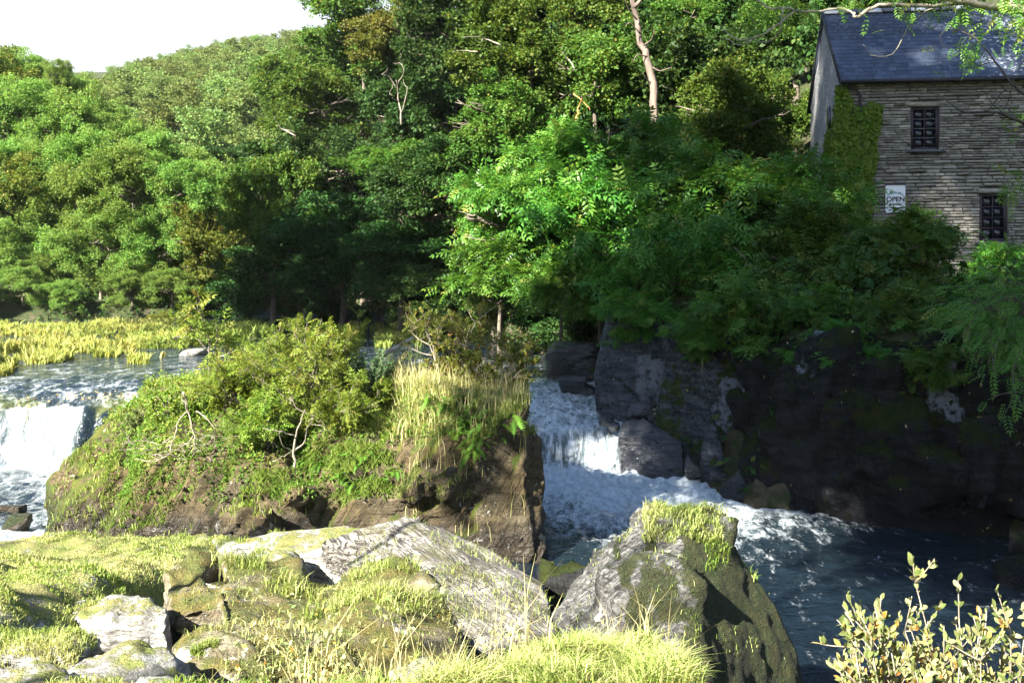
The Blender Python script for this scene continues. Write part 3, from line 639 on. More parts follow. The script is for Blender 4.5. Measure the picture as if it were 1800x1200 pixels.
isl.append([low(P(95, 985, 17.2)), low(P(190, 985, 16.95)), P(85, 945, 17.3), P(150, 880, 17.6), P(215, 800, 18.1), P(130, 830, 18.6), low((-8.2, 19.5, 0)), low((-6.7, 19.5, 0))])
isl.append([low(P(75, 960, 18.4)), P(80, 850, 19.2), P(125, 800, 19.6), P(195, 742, 20.3), P(235, 780, 19.2), P(130, 870, 18.6), low((-8.9, 20.6, 0)), low((-7, 21, 0)), P(250, 700, 21.5)])
isl.append([P(262, 672, 22.3), P(330, 660, 22.6), P(420, 665, 22.6), (-4.5, 19, 2.5), (-7.2, 20.0, 1.9), (-5, 23, 1.9), low((-7.6, 22.4, 0)), low((-4.5, 23, 0)), (-2, 22.4, 2.1), (0, 21.5, 2.0), low((0, 22, 0)), P(245, 700, 21.6)])
isl.append(blob(R_, P(525, 872, 16.45), (0.62, 0.8, 0.32), 18))
isl.append(blob(R_, P(440, 915, 16.3), (1.0, 0.8, 0.5), 18))
isl.append(blob(R_, P(760, 850, 16.4), (0.8, 0.7, 0.55), 18))
island = rock('island_rock', 'large flat topped brown rock covered in grass and bushes between the two falls', 'rock island', isl, 0.075, M['rock_isl'],
              0.16, 0.9, 0.28, 1.25, (-0.62, 0.25, 0.55), 3)

# ------------------------------------------------------------------ foreground rocks
rock('ridge_rock', 'silver grey slate ridge with a sharp peak sloping down to the gap', 'rock',
     [[P(708, 908, 9.6), P(640, 955, 9.2), P(600, 1000, 8.8), P(760, 1030, 8.0), P(850, 1140, 7.0), P(990, 1130, 7.4), P(950, 1015, 9.0), P(860, 965, 9.5), low(P(600, 1000, 9.4), 1.0), low(P(980, 1100, 7.6), 1.0), low(P(850, 1100, 7.2), 1.0), low(P(860, 965, 10), 1.0)],
      [P(740, 905, 10.2), P(640, 925, 10.0), P(560, 950, 9.9), P(700, 950, 9.6), low(P(560, 950, 10), 1.2), low(P(740, 950, 10.3), 1.2)]],
     0.042, M['rock_ridge'], 0.06, 1.4, 0.045, 5.0, (0.55, 0.25, 0.75), 11)
rock('pale_slab', 'long low pale lichened slab left of the slate ridge', 'rock',
     [[P(430, 948, 10.8), P(520, 930, 10.6), P(610, 918, 10.6), P(680, 930, 10.3), P(600, 965, 9.9), P(450, 975, 10.2), low(P(430, 950, 10.8), 1.3), low(P(660, 930, 10.6), 1.3), low(P(600, 960, 9.8), 1.3)],
      [P(370, 945, 10.9), P(420, 950, 10.8), P(440, 965, 10.4), P(380, 965, 10.5), low(P(400, 950, 10.8), 1.4)]],
     0.045, M['rock_pale'], 0.06, 1.6, 0.03, 5.0, (0.2, 0.2, 1), 12)
outc = rock('mossy_outcrop', 'big humped brown mossy outcrop in the middle of the foreground', 'rock',
     [[P(290, 1000, 7.9), P(340, 966, 8.2), P(370, 975, 8.3), P(375, 1060, 7.2), P(290, 1080, 7.2), low(P(300, 1000, 8.2), 1.5), low(P(370, 1080, 7.2), 1.5)],
      [P(400, 985, 8.2), P(520, 985, 8.3), P(560, 1040, 7.6), P(540, 1190, 5.9), P(400, 1190, 5.8), P(375, 1050, 7.0), low(P(400, 985, 8.4), 1.4), low(P(560, 1100, 8), 1.4), low(P(540, 1190, 5.8), 1.7), low(P(400, 1190, 5.8), 1.7)],
      [P(560, 1035, 7.9), P(640, 985, 8.6), P(700, 980, 8.6), P(780, 1035, 8.0), P(800, 1100, 7.2), P(830, 1160, 6.6), P(640, 1200, 5.8), P(560, 1190, 5.8), low(P(560, 1035, 8.2), 1.3), low(P(830, 1160, 7), 1.2), low(P(640, 1200, 5.8), 1.6)],
      [P(310, 1120, 6.4), P(400, 1100, 6.5), P(410, 1195, 5.7), P(320, 1190, 5.8), low(P(320, 1140, 6.4), 1.7), low(P(400, 1190, 5.7), 1.7)]],
     0.042, M['rock_moss'], 0.20, 1.3, 0.10, 3.0, (0.5, 0.3, 0.6), 13)
rock('lichen_rock', 'white lichen streaked block half sunk in the turf', 'rock',
     [[P(115, 1052, 7.2), P(190, 1046, 7.3), P(245, 1048, 7.3), P(300, 1060, 7.0), P(300, 1110, 6.7), P(200, 1100, 6.7), P(110, 1080, 6.9), low(P(120, 1060, 7.4), 1.8), low(P(300, 1060, 7.4), 1.8), low(P(300, 1110, 6.7), 1.8)]],
     0.035, M['rock_pale'], 0.07, 2.2, 0.04, 5.0, (0.9, 0.2, 0.2), 14)
for nm, lb, px, py, Y, d, sd in [
        ('pale_rock', 'rounded pale rock in the bottom left corner', 25, 1185, 4.7, (0.55, 0.5, 0.34), 21),
        ('pale_rock', 'low pale stone in the turf above the corner rock', 45, 1118, 5.7, (0.6, 0.45, 0.24), 22),
        ('pale_rock', 'flat grey stone lying in the turf below the white streaked block', 195, 1150, 5.3, (0.7, 0.5, 0.20), 23),
        ('pale_rock', 'white knobbly rock at the foot of the mossy outcrop', 335, 1190, 5.0, (0.30, 0.42, 0.36), 24),
        ('pale_rock', 'small pale stone wedged in the outcrop cleft', 350, 1128, 6.0, (0.22, 0.28, 0.24), 25),
        ('pale_rock', 'pale stone on the turf crest nearest the left pool', 300, 945, 10.8, (0.9, 0.6, 0.20), 26),
        ('pale_rock', 'pale stone on the turf crest behind the mossy knob', 480, 978, 9.4, (0.8, 0.5, 0.22), 27),
        ('pale_rock', 'white pebbly stone at the left edge of the turf slope', 12, 1088, 6.5, (0.4, 0.4, 0.24), 28),
        ('pale_rock', 'small white stone among the dry stems at the bottom edge', 730, 1175, 5.0, (0.26, 0.24, 0.22), 29),
        ('pale_rock', 'low white stone at the bottom edge under the outcrop', 290, 1198, 4.9, (0.30, 0.3, 0.14), 30)]:
    rock(nm, lb, 'rock', [blob(np.random.default_rng(sd), P(px, py + 8, Y) - np.array([0, 0, d[2] * 0.42]), np.array(d) * np.array([1.25, 1.2, 1.0]), 22, sd, 0.6)], 0.028, M['rock_pale'], 0.07, 2.6, 0.045, 6.0, (0.5, 0.2, 0.8), sd)
boulder = rock('mossy_boulder', 'tall grey boulder with dark moss on its right flank and grass on top', 'boulder',
     [[P(1125, 915, 8.7), P(1165, 903, 8.8), P(1205, 910, 8.7), P(1270, 940, 8.8), P(1285, 975, 8.6), P(1050, 985, 8.7), P(1000, 1040, 8.3), P(965, 1085, 7.9), P(1060, 1150, 7.3), P(1200, 1200, 7.0),
       P(1340, 1030, 8.7), P(1385, 1110, 8.6), P(1410, 1190, 8.5), P(1470, 1330, 8.3), P(1200, 1330, 7.0), P(960, 1200, 7.6), (0.4, 10.2, 0.2), (2.9, 10.2, -0.4), (1.3, 10.0, 2.0)], blob(np.random.default_rng(401), P(1205, 952, 8.75), (0.85, 0.8, 0.50), 22, 0.3), blob(np.random.default_rng(402), P(1130, 1075, 7.9), (1.1, 0.8, 0.9), 20, 0.5),
],
     0.042, M['rock_boulder'], 0.10, 1.5, 0.06, 3.6, (0.65, -0.3, 0.6), 15)
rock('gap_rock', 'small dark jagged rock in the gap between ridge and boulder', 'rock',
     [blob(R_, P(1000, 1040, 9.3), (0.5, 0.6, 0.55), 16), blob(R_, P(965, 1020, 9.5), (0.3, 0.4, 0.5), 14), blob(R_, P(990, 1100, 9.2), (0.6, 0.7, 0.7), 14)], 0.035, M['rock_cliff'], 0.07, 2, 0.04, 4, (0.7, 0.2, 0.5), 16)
for lb, px, py, Y, d, sd in [('larger dark wet stone in the left pool', 32, 925, 18.3, (0.62, 0.5, 0.5), 31), ('smaller dark wet stone in the left pool above the larger one', 20, 897, 19.6, (0.5, 0.45, 0.34), 32)]:
    rock('pool_stone', lb, 'stone', [blob(np.random.default_rng(sd), P(px, py, Y), d, 16)], 0.04, M['rock_isl'], 0.05, 2, 0.03, 4, (0.3, 0.2, 1), sd)

# ------------------------------------------------------------------ right bank cliff
def cl(name, label, hulls, mat, seed, a1=0.14, a2=0.10, f2=1.2, bed=(0.85, 0.25, 0.25), vox=0.075):
    return rock(name, label, 'rock', hulls, vox, M[mat], a1, 0.9, a2, f2, bed, seed)
cl('buttress_rock', 'pale grey lichened buttress above the head of the rapids', [
    [low(P(1050, 740, 25.3), 0.6), low(P(1190, 740, 24.6), 0.6), P(1045, 655, 25.6), P(1075, 560, 26.0), P(1130, 555, 25.6), P(1185, 570, 25.2), P(1200, 690, 24.7), (4.4, 27, 4.0), (2.6, 28, 3.6), low((4.6, 27.5, 0)), low((2.5, 28, 0))],
    [low(P(1040, 720, 25.4), 0.5), P(1045, 650, 25.4), P(1090, 660, 25.0), P(1125, 700, 24.7), low(P(1130, 730, 24.6), 0.5), low(P(1100, 690, 26), 0.6)]], 'rock_grey', 51)
cl('mossy_crag', 'mossy crag under the ash bushes beside the rapids', [
    [low(P(1190, 800, 23.4)), low(P(1300, 850, 22.2)), P(1150, 700, 24.2), P(1190, 570, 24.6), P(1330, 590, 23.0), P(1330, 700, 22.3), P(1240, 760, 22.9), low((6, 25, 0)), low((4.4, 26, 0)), (6, 25, 3.9), (4.6, 26, 3.8)],
    [low(P(1150, 770, 23.9), 0.2), P(1150, 690, 24.0), P(1200, 690, 23.7), P(1195, 790, 23.3), low(P(1220, 800, 23.6), 0)]], 'rock_crag', 52, 0.24, 0.18)
cl('leaning_slab', 'pale pointed slab leaning on the dark cliff at the waterside', [
    [low(P(1225, 840, 22.3)), low(P(1275, 845, 22.0)), P(1255, 725, 22.4), P(1230, 780, 22.4), P(1272, 800, 21.9), low((5.0, 23, 0))]], 'rock_grey', 53, 0.06, 0.05, 2.0)
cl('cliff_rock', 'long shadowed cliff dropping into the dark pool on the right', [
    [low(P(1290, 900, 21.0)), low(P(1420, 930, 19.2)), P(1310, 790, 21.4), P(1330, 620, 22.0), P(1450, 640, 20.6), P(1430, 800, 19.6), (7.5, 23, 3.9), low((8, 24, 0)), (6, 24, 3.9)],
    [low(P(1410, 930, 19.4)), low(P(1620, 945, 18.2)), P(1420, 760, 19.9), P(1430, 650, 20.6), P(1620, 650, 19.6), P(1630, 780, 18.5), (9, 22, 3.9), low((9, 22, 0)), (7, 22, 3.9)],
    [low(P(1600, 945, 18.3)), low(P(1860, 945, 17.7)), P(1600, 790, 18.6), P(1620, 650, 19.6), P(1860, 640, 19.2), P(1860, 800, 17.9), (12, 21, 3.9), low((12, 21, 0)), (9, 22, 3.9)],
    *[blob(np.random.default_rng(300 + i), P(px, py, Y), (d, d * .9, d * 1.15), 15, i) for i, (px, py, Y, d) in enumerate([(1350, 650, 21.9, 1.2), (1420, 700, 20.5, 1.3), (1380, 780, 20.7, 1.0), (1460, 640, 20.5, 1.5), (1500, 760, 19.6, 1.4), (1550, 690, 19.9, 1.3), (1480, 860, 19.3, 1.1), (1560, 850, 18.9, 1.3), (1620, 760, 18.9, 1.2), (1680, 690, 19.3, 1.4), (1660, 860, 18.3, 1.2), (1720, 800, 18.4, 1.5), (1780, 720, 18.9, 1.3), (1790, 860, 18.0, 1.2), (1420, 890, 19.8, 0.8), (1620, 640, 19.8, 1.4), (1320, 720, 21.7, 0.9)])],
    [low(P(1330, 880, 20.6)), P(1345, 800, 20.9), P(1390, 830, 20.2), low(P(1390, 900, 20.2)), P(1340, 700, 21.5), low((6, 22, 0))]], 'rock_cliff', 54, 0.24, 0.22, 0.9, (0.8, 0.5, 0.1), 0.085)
cl('waterside_rock', 'pale edged rock jutting into the pool below the cliff', [
    [low(P(1250, 890, 21.0)), low(P(1335, 915, 20.2)), P(1262, 850, 21.2), P(1335, 795, 21.4), P(1342, 860, 20.6), low((5.2, 22, 0)), P(1300, 830, 21.3)]], 'rock_grey', 55, 0.06, 0.05, 2.0)
cl('black_slab', 'smooth wet black slab splitting the rapids', [
    [low(P(1095, 830, 23.3), -.3), low(P(1205, 835, 22.7), -.3), P(1085, 765, 23.6), P(1092, 738, 24.0), P(1130, 732, 23.9), P(1200, 775, 23.2), P(1140, 830, 22.9), low((3.6, 25, 0)), low((2.6, 25, 0)), P(1200, 780, 24)]], 'rock_wet', 56, 0.03, 0.05, 1.6, (0.9, 0.1, -0.5), 0.05)
for lb, px, py, Y, d, sd in [('small black rock washed by the head of the rapids', 1065, 738, 24.3, (0.42, 0.4, 0.42), 57), ('wet black stones under the black slab', 1225, 815, 22.6, (0.7, 0.6, 0.62), 58),
                             ('low wet black rock at the foot of the leaning slab', 1262, 835, 21.8, (0.6, 0.6, 0.35), 59), ('dark rock awash at the top of the right channel', 1005, 680, 27.5, (0.9, 0.8, 0.7), 60),
                             ('dark rock hidden under bushes upstream of the buttress', 1010, 640, 29.5, (1.6, 1.5, 1.5), 61), ('wet black rock behind the slab under a small spout', 1125, 722, 24.5, (0.8, 0.5, 0.4), 62)]:
    cl('wet_rock', lb, [blob(np.random.default_rng(sd), P(px, py, Y), d, 16), blob(np.random.default_rng(sd + 30), P(px, py + 12, Y - 0.1) + np.array([d[0] * .5, 0, 0]), np.array(d) * 0.7, 14)], 'rock_wet', sd, 0.05, 0.04, 2.2, (0.9, 0.1, -0.5), 0.045)
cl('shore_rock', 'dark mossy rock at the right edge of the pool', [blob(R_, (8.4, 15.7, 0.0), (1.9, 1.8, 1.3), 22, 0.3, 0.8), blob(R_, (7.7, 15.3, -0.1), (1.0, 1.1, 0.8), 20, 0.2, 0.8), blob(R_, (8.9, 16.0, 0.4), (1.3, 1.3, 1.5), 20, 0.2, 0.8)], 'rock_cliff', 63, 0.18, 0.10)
for px, py, Y, d, sd in [(600, 556, 63, (2.2, 1.6, 0.9), 64), (640, 552, 64, (2.0, 1.5, 1.3), 65), (670, 555, 62, (1.8, 1.4, 1.1), 66), (700, 560, 58, (1.5, 1.2, 0.9), 67)]:
    rock('bank_rock', 'grey rock at the water edge far upstream under the dark trees', 'rock', [blob(np.random.default_rng(sd), P(px, py, Y), d, 16)], 0.15, M['rock_grey'], 0.12, 1, 0.08, 2, (0.3, 0.2, 1), sd, group='grey rocks along the far right bank')
tag(rock('ledge_rock', 'rounded brown rock lying in the shallows by the sapling', 'rock', [blob(R_, P(342, 622, 37.5), (1.1, 0.8, 0.5), 16)], 0.07, M['rock_fg'], 0.05, 1.5, 0.03, 3, (0.3, 0.2, 1), 68))

# ------------------------------------------------------------------ the mill
G = math.radians(8); MO = np.array([10.0, 31.0, 4.2])
def wall_xz(px, py):
    u = (px - CX) / F_PX; t = (u * MO[1] - MO[0]) / (math.cos(G) + u * math.sin(G)); Y = MO[1] - t * math.sin(G)
    return t, CZ - (py - HY) / F_PX * Y - MO[2]
mill = thing('stone_mill', 'old stone building with a blue slate roof on the right bank', 'building', MO, -G)
Lx, Dy, He, Hr = 7.8, 6.2, 6.36, 8.95
wins = []
for (a, b, c, d) in ((1601, 188, 1651, 263), (1722, 340, 1771, 424)):
    x0, z1 = wall_xz(a, b); x1, z0 = wall_xz(c, d); wins.append((x0, x1, z0, z1))
wall = MB()
def wallbox(x0, x1, y0, y1, z0, z1): wall.box(((x0 + x1) / 2, (y0 + y1) / 2, (z0 + z1) / 2), (x1 - x0, y1 - y0, z1 - z0))
xc = sorted({0.0, Lx, *[v for w_ in wins for v in w_[:2]]}); 
for x0, x1 in zip(xc[:-1], xc[1:]):
    zs = [-1.5, He]
    for w_ in wins:
        if w_[0] <= x0 + 1e-6 and x1 <= w_[1] + 1e-6: zs = [-1.5, w_[2], w_[3], He]
    for k in range(0, len(zs), 2): wallbox(x0, x1, 0.02, 0.42, zs[k], zs[k + 1])
wall_o = wall.build('wall', M['mortar'], mill)
# gable wall: a pentagon slab with its own uneven face
gy = np.linspace(0.02, Dy, 40); gzs = np.linspace(-1.5, Hr, 70); GY, GZ = np.meshgrid(gy, gzs)
lim = np.interp(GY, [0, Dy / 2, Dy], [He, Hr, He]); GZc = np.minimum(GZ, lim)
gx = -0.03 + 0.05 * fbm2(GY * 1.0, GZc * 3.0, 2.2, 4, 91)
Vg = np.stack([gx.ravel(), GY.ravel(), GZc.ravel()], 1); ii = np.arange(GY.size).reshape(GY.shape)
Fg = np.stack([ii[:-1, :-1], ii[1:, :-1], ii[1:, 1:], ii[:-1, 1:]], -1).reshape(-1, 4)
link('gable_wall', mesh_of('gable_wall', Vg, Fg, M['render_gable'], True), mill)
bw = MB(); bw.box((Lx / 2, Dy - 0.2, He / 2 - 0.75), (Lx - 0.02, 0.4, He + 1.48)); bw.box((Lx - 0.2, Dy / 2, He / 2 - 0.75), (0.38, Dy - 0.9, He + 1.46)); bw.build('rear_wall', M['mortar'], mill)
# stones, laid in courses; the largest 300 are parts, the rest one mass
rs = random.Random(5); stones = []; z = 0.3
while z < He - 0.03:
    h_ = rs.uniform(0.05, 0.115); x = -0.05 - rs.random() * 0.25
    while x < Lx:
        l_ = rs.uniform(0.18, 0.62) * (1.25 if h_ > 0.11 else 1); a, b = max(x, -0.03), min(x + l_, Lx)
        ok = b - a > 0.06
        for w_ in wins:
            if z + h_ > w_[2] - 0.10 and z < w_[3] + 0.16:
                if a < w_[1] and b > w_[0]:
                    if a < w_[0] - 0.08: b = w_[0]
                    elif b > w_[1] + 0.08: a = w_[1]
                    else: ok = False
        if ok: stones.append((a, b, z, min(z + h_, He)))
        x += l_
    z += h_
def stone_unit(seed):
    r = np.random.default_rng(seed); n = 4
    xsn = np.linspace(-.5, .5, n); V = []; 
    for zz, pr in ((-.5, 0.3), (-.40, 1.0), (.38, 1.0), (.5, 0.2)):
        for xx in xsn:
            edge = abs(xx) > .49
            V.append((xx * (0.97 + 0.03 * r.random()), -0.030 * (pr * (0.5 if edge else 1)) * (0.4 + 1.0 * r.random()) - 0.012, zz * (0.90 + 0.10 * r.random()) + 0.05 * (r.random() - .5)))
    F = [[j * n + i, j * n + i + 1, (j + 1) * n + i + 1, (j + 1) * n + i] for j in range(3) for i in range(n - 1)]
    b0 = len(V); V += [(-.5, .06, -.5), (.5, .06, -.5), (.5, .06, .5), (-.5, .06, .5)]
    F += [[b0, b0 + 1, n - 1, 0], [b0 + 2, b0 + 3, 3 * n, 4 * n - 1], [b0 + 3, b0, 0, 3 * n], [b0 + 1, b0 + 2, 4 * n - 1, n - 1]]
    return np.array(V), np.array(F)
SU = [stone_unit(100 + i) for i in range(8)]
SM = [[mesh_of('stone', V_, F_, M['stone'], False, tint=np.full(len(V_), t_)) for t_ in (0.15, 0.45, 0.8)] for V_, F_ in SU]
vis = [s_ for s_ in stones if s_[0] < 5.7 and s_[2] > 1.3]; vis.sort(key=lambda s_: -(s_[1] - s_[0]) * (s_[3] - s_[2])); top = set(vis[:300])
rest = MB()
for s_ in stones:
    a, b, z0, z1 = s_; k = rs.randrange(8); sc = (b - a - rs.uniform(0.008, 0.035), 0.5 + 1.5 * rs.random(), z1 - z0 - rs.uniform(0.006, 0.024)); pos = ((a + b) / 2, 0.012 * rs.random(), (z0 + z1) / 2)
    if s_ in top:
        o = link('stone', SM[k][rs.randrange(3)], wall_o, pos); o.scale = sc; o.rotation_euler = (0, rs.gauss(0, 0.012), 0)
    else:
        V_, F_ = SU[k]; rest.add(V_ * np.array(sc) + np.array(pos), F_, rs.random())
tag(rest.build('stone_courses', M['stone'], wall_o), kind='stuff')
# windows
for wi, (x0, x1, z0, z1) in enumerate(wins):
    fr = MB(); w_, h_ = x1 - x0, z1 - z0; cx, cz = (x0 + x1) / 2, (z0 + z1) / 2; t_ = 0.085; y_ = 0.10
    fr.box((x0 + t_ / 2, y_, cz), (t_, 0.09, h_)); fr.box((x1 - t_ / 2, y_, cz), (t_, 0.09, h_)); fr.box((cx, y_, z1 - t_ / 2), (w_ - 2 * t_, 0.09, t_)); fr.box((cx, y_, z0 + t_ / 2), (w_ - 2 * t_, 0.09, t_))
    wo_ = fr.build('window', M['dark_frame'], mill)
    for k in range(1, 4):
        b_ = MB(); b_.box((cx, y_, z0 + t_ + (h_ - 2 * t_) * k / 4), (w_ - 2 * t_, 0.05, 0.028)); b_.build('glazing_bar', M['sill_stone'] if wi == 0 else M['dark_frame'], wo_)
    b_ = MB(); b_.box((cx, y_ + 0.003, cz), (0.026, 0.04, h_ - 2 * t_)); b_.build('glazing_bar', M['dark_frame'], wo_)
    for k in range(4):
        for s_ in (-1, 1):
            hh = (h_ - 2 * t_) / 4; b_ = MB(); b_.box((cx + s_ * (w_ - 2 * t_) / 4, y_ + 0.02, z0 + t_ + hh * (k + .5)), ((w_ - 2 * t_) / 2 - 0.004, 0.006, hh - 0.004)); b_.build('pane', M['glass'], wo_)
    if wi == 0:
        b_ = MB(); b_.box((x0 + t_ + 0.12, y_ + 0.06, z0 + t_ + 0.2), (0.2, 0.02, 0.34)); b_.build('pale_panel', M['paper'], wo_)
    sb = MB(); sb.box((cx, -0.02, z0 - 0.045), (w_ + 0.30, 0.30, 0.075)); sb.build('window_sill', M['sill_stone'], mill)
    lb_ = MB(); lb_.box((cx, 0.03, z1 + 0.075), (w_ + 0.34, 0.12, 0.135)); lb_.build('lintel', M['stone'], mill)
gw = MB(); gw.box((-0.055, 2.1, 5.3), (0.06, 0.42, 0.9)); gw.build('window', M['glass'], mill)
# roof: boarding, slates laid in courses, ridge, verge, gutter and pipe
pit = math.atan2(Hr - He, Dy / 2); sl_len = (Dy / 2 + 0.28) / math.cos(pit); eave = np.array([0, -0.28, He + 0.06 - 0.28 * math.tan(pit)])
up_s = np.array([0, math.cos(pit), math.sin(pit)]); nrm_s = np.array([0, -math.sin(pit), math.cos(pit)])
rf = MB(); Rx = np.array([[1, 0, 0], [0, math.cos(pit), -math.sin(pit)], [0, math.sin(pit), math.cos(pit)]])
rf.box(eave + up_s * sl_len / 2 + np.array([Lx / 2, 0, 0]) - nrm_s * 0.02, (Lx + 0.16, sl_len, 0.05), R=Rx)
Rb = np.array([[1, 0, 0], [0, math.cos(pit), math.sin(pit)], [0, -math.sin(pit), math.cos(pit)]])
rf.box((Lx / 2, Dy * 0.75 + 0.14, (He + Hr) / 2 + 0.0), (Lx + 0.16, sl_len, 0.08), R=Rb)
roof = rf.build('roof', M['slate'], mill)
rows, sw = 19, 0.245; pitch_ = sl_len / rows; cells = []
for r_ in range(rows):
    for c_ in range(int((Lx + 0.2) / sw) + 1):
        x0 = -0.10 + (c_ - 0.5 * (r_ % 2)) * sw + rs.uniform(-.006, .006); a, b = max(x0, -0.1), min(x0 + sw - 0.008, Lx + 0.1)
        if b - a > 0.05: cells.append((r_, a, b))
sv = [c_ for c_ in cells if c_[1] < 5.6]; sv.sort(key=lambda c_: (c_[0] - c_[1] * 0.6)); stop_ = set(sv[:300])
def slate_geo():
    q = np.array([[x, y, z] for x in (-.5, .5) for y in (0, 1) for z in (0, 1)], float)
    return q, np.array([[0, 1, 3, 2], [4, 6, 7, 5], [0, 4, 5, 1], [2, 3, 7, 6], [0, 2, 6, 4], [1, 5, 7, 3]])
qv, qf = slate_geo(); SLM = [mesh_of('slate', qv, qf, M['slate'], False, tint=np.full(8, t_)) for t_ in (0.1, 0.4, 0.6, 0.9)]; srest = MB()
for c_ in cells:
    r_, a, b = c_; tl = math.radians(2.2 + rs.uniform(-.5, .9)); dr_ = rs.uniform(-.008, .008)
    pos = eave + up_s * (r_ * pitch_ - 0.05 + dr_) + nrm_s * (0.026) + np.array([(a + b) / 2, 0, 0]); an = pit - tl
    if c_ in stop_:
        o = link('slate', SLM[rs.randrange(4)], roof, pos); o.scale = (b - a, pitch_ * 1.55, 0.012); o.rotation_euler = (an, 0, rs.gauss(0, 0.008))
    else:
        q = qv * np.array([b - a, pitch_ * 1.55, 0.012]); R2 = np.array([[1, 0, 0], [0, math.cos(an), -math.sin(an)], [0, math.sin(an), math.cos(an)]])
        srest.add(q @ R2.T + pos, qf, rs.random())
tag(srest.build('slate_courses', M['slate'], roof), kind='stuff')
for k in range(17):
    rd = MB(); rd.box((0.16 + k * 0.46, Dy / 2 - 0.10, Hr + 0.10), (0.45, 0.24, 0.035), R=Rx); rd.box((0.16 + k * 0.46, Dy / 2 + 0.10, Hr + 0.10), (0.45, 0.24, 0.035), R=Rb)
    rd.build('ridge_tile', M['sill_stone'] if k % 3 else M['paper'], roof)
vb = MB(); vb.box(eave + up_s * sl_len / 2 + np.array([-0.11, 0, 0]) - nrm_s * 0.03, (0.035, sl_len, 0.16), R=Rx); vb.box((-0.11, Dy * 0.75 + 0.14, (He + Hr) / 2 - 0.04), (0.035, sl_len, 0.16), R=Rb); vb.build('verge_board', M['black_paint'], mill)
gt = MB(); gyz = eave + np.array([0, -0.06, -0.06]); gt.tube([gyz + np.array([-0.12, 0, 0]), gyz + np.array([Lx * .5, 0, -0.02]), gyz + np.array([Lx + 0.1, 0, 0])], 0.065, 8); gt.build('gutter', M['black_paint'], mill, True)
dpx, dz_ = wall_xz(1511, 165); dbx, dbz = wall_xz(1518, 350); dp = MB()
dp.tube([gyz + np.array([0.12, 0, -0.02]), (0.14, -0.20, gyz[2] - 0.16), (dpx - 0.12, -0.13, dz_ + 0.12), (dpx, -0.12, dz_ - 0.08), (dpx + 0.02, -0.12, 3.6), (dpx + 0.03, -0.12, 0)], 0.04, 8); dpo = dp.build('downpipe', M['black_paint'], mill, True)
for zz in (5.4, 4.1, 2.9, 1.8):
    b_ = MB(); b_.box((dpx + 0.015, -0.07, zz), (0.14, 0.10, 0.05)); b_.build('bracket', M['black_paint'], dpo)

# the sign on the wall
sx0, sz1 = wall_xz(1555.5, 326); sx1, sz0 = wall_xz(1590, 374); sc_, sw_, sh_ = ((sx0 + sx1) / 2, (sz0 + sz1) / 2), sx1 - sx0, sz1 - sz0
def mw(x, y, z):
    c_, s_ = math.cos(-G), math.sin(-G); return MO + np.array([x * c_ - y * s_, x * s_ + y * c_, z])
sign = thing('wall_sign', 'white board reading OPEN on the stone wall', 'sign', mw(sc_[0], -0.10, sc_[1]), -G)
bm = bmesh.new(); ro = 0.055; prof = []
for (cx_, cz_, a0) in ((sw_ / 2 - ro, sh_ / 2 - ro, 0), (-sw_ / 2 + ro, sh_ / 2 - ro, 90), (-sw_ / 2 + ro, -sh_ / 2 + ro, 180), (sw_ / 2 - ro, -sh_ / 2 + ro, 270)):
    for k in range(5): a = math.radians(a0 + k * 22.5); prof.append((cx_ + ro * math.cos(a), cz_ + ro * math.sin(a)))
f_ = bm.faces.new([bm.verts.new((x, 0, z)) for x, z in prof]); ex = bmesh.ops.extrude_face_region(bm, geom=[f_]); bmesh.ops.translate(bm, vec=(0, 0.03, 0), verts=[v for v in ex['geom'] if isinstance(v, bmesh.types.BMVert)])
bmesh.ops.recalc_face_normals(bm, faces=bm.faces); me = bpy.data.meshes.new('board'); bm.to_mesh(me); bm.free(); me.materials.append(M['white_board']); link('board', me, sign)
rl = MB(); rl.box((-0.01, 0.0, sh_ / 2 + 0.02), (sw_ + 0.02, 0.05, 0.03)); rl.build('top_rail', M['sign_purple'], sign)
def text_mesh(s, size, mat, bold=0.0):
    cu = bpy.data.curves.new('text', 'FONT'); cu.body = s; cu.size = size; cu.align_x = 'CENTER'; cu.align_y = 'CENTER'; cu.offset = bold; cu.extrude = 0.0015
    o = bpy.data.objects.new('tmp', cu); C.objects.link(o); dg = bpy.context.evaluated_depsgraph_get(); me = bpy.data.meshes.new_from_object(o.evaluated_get(dg), depsgraph=dg)
    bpy.data.objects.remove(o); me.materials.clear(); me.materials.append(mat); return me
o = link('lettering', text_mesh('OPEN', 0.205, M['sign_ink'], 0.006), sign, (0, -0.004, -0.02)); o.rotation_euler = (math.radians(90), 0, 0)
arc = 'CENARTH MILL'; ra = 0.40
arcm = bmesh.new()
for k, ch in enumerate(arc):
    if ch == ' ': continue
    th = math.radians(34) * (1 - 2 * k / (len(arc) - 1)); me = text_mesh(ch, 0.088, M['sign_teal'], 0.002)
    me.transform(Matrix.Translation((-ra * math.sin(th), -0.004, ra * math.cos(th) - 0.22)) @ Matrix.Rotation(-th, 4, 'Y') @ Matrix.Rotation(math.radians(90), 4, 'X')); arcm.from_mesh(me); bpy.data.meshes.remove(me)
me = bpy.data.meshes.new('arched_lettering'); arcm.to_mesh(me); arcm.free(); me.materials.append(M['sign_teal']); link('arched_lettering', me, sign)
sq = MB()
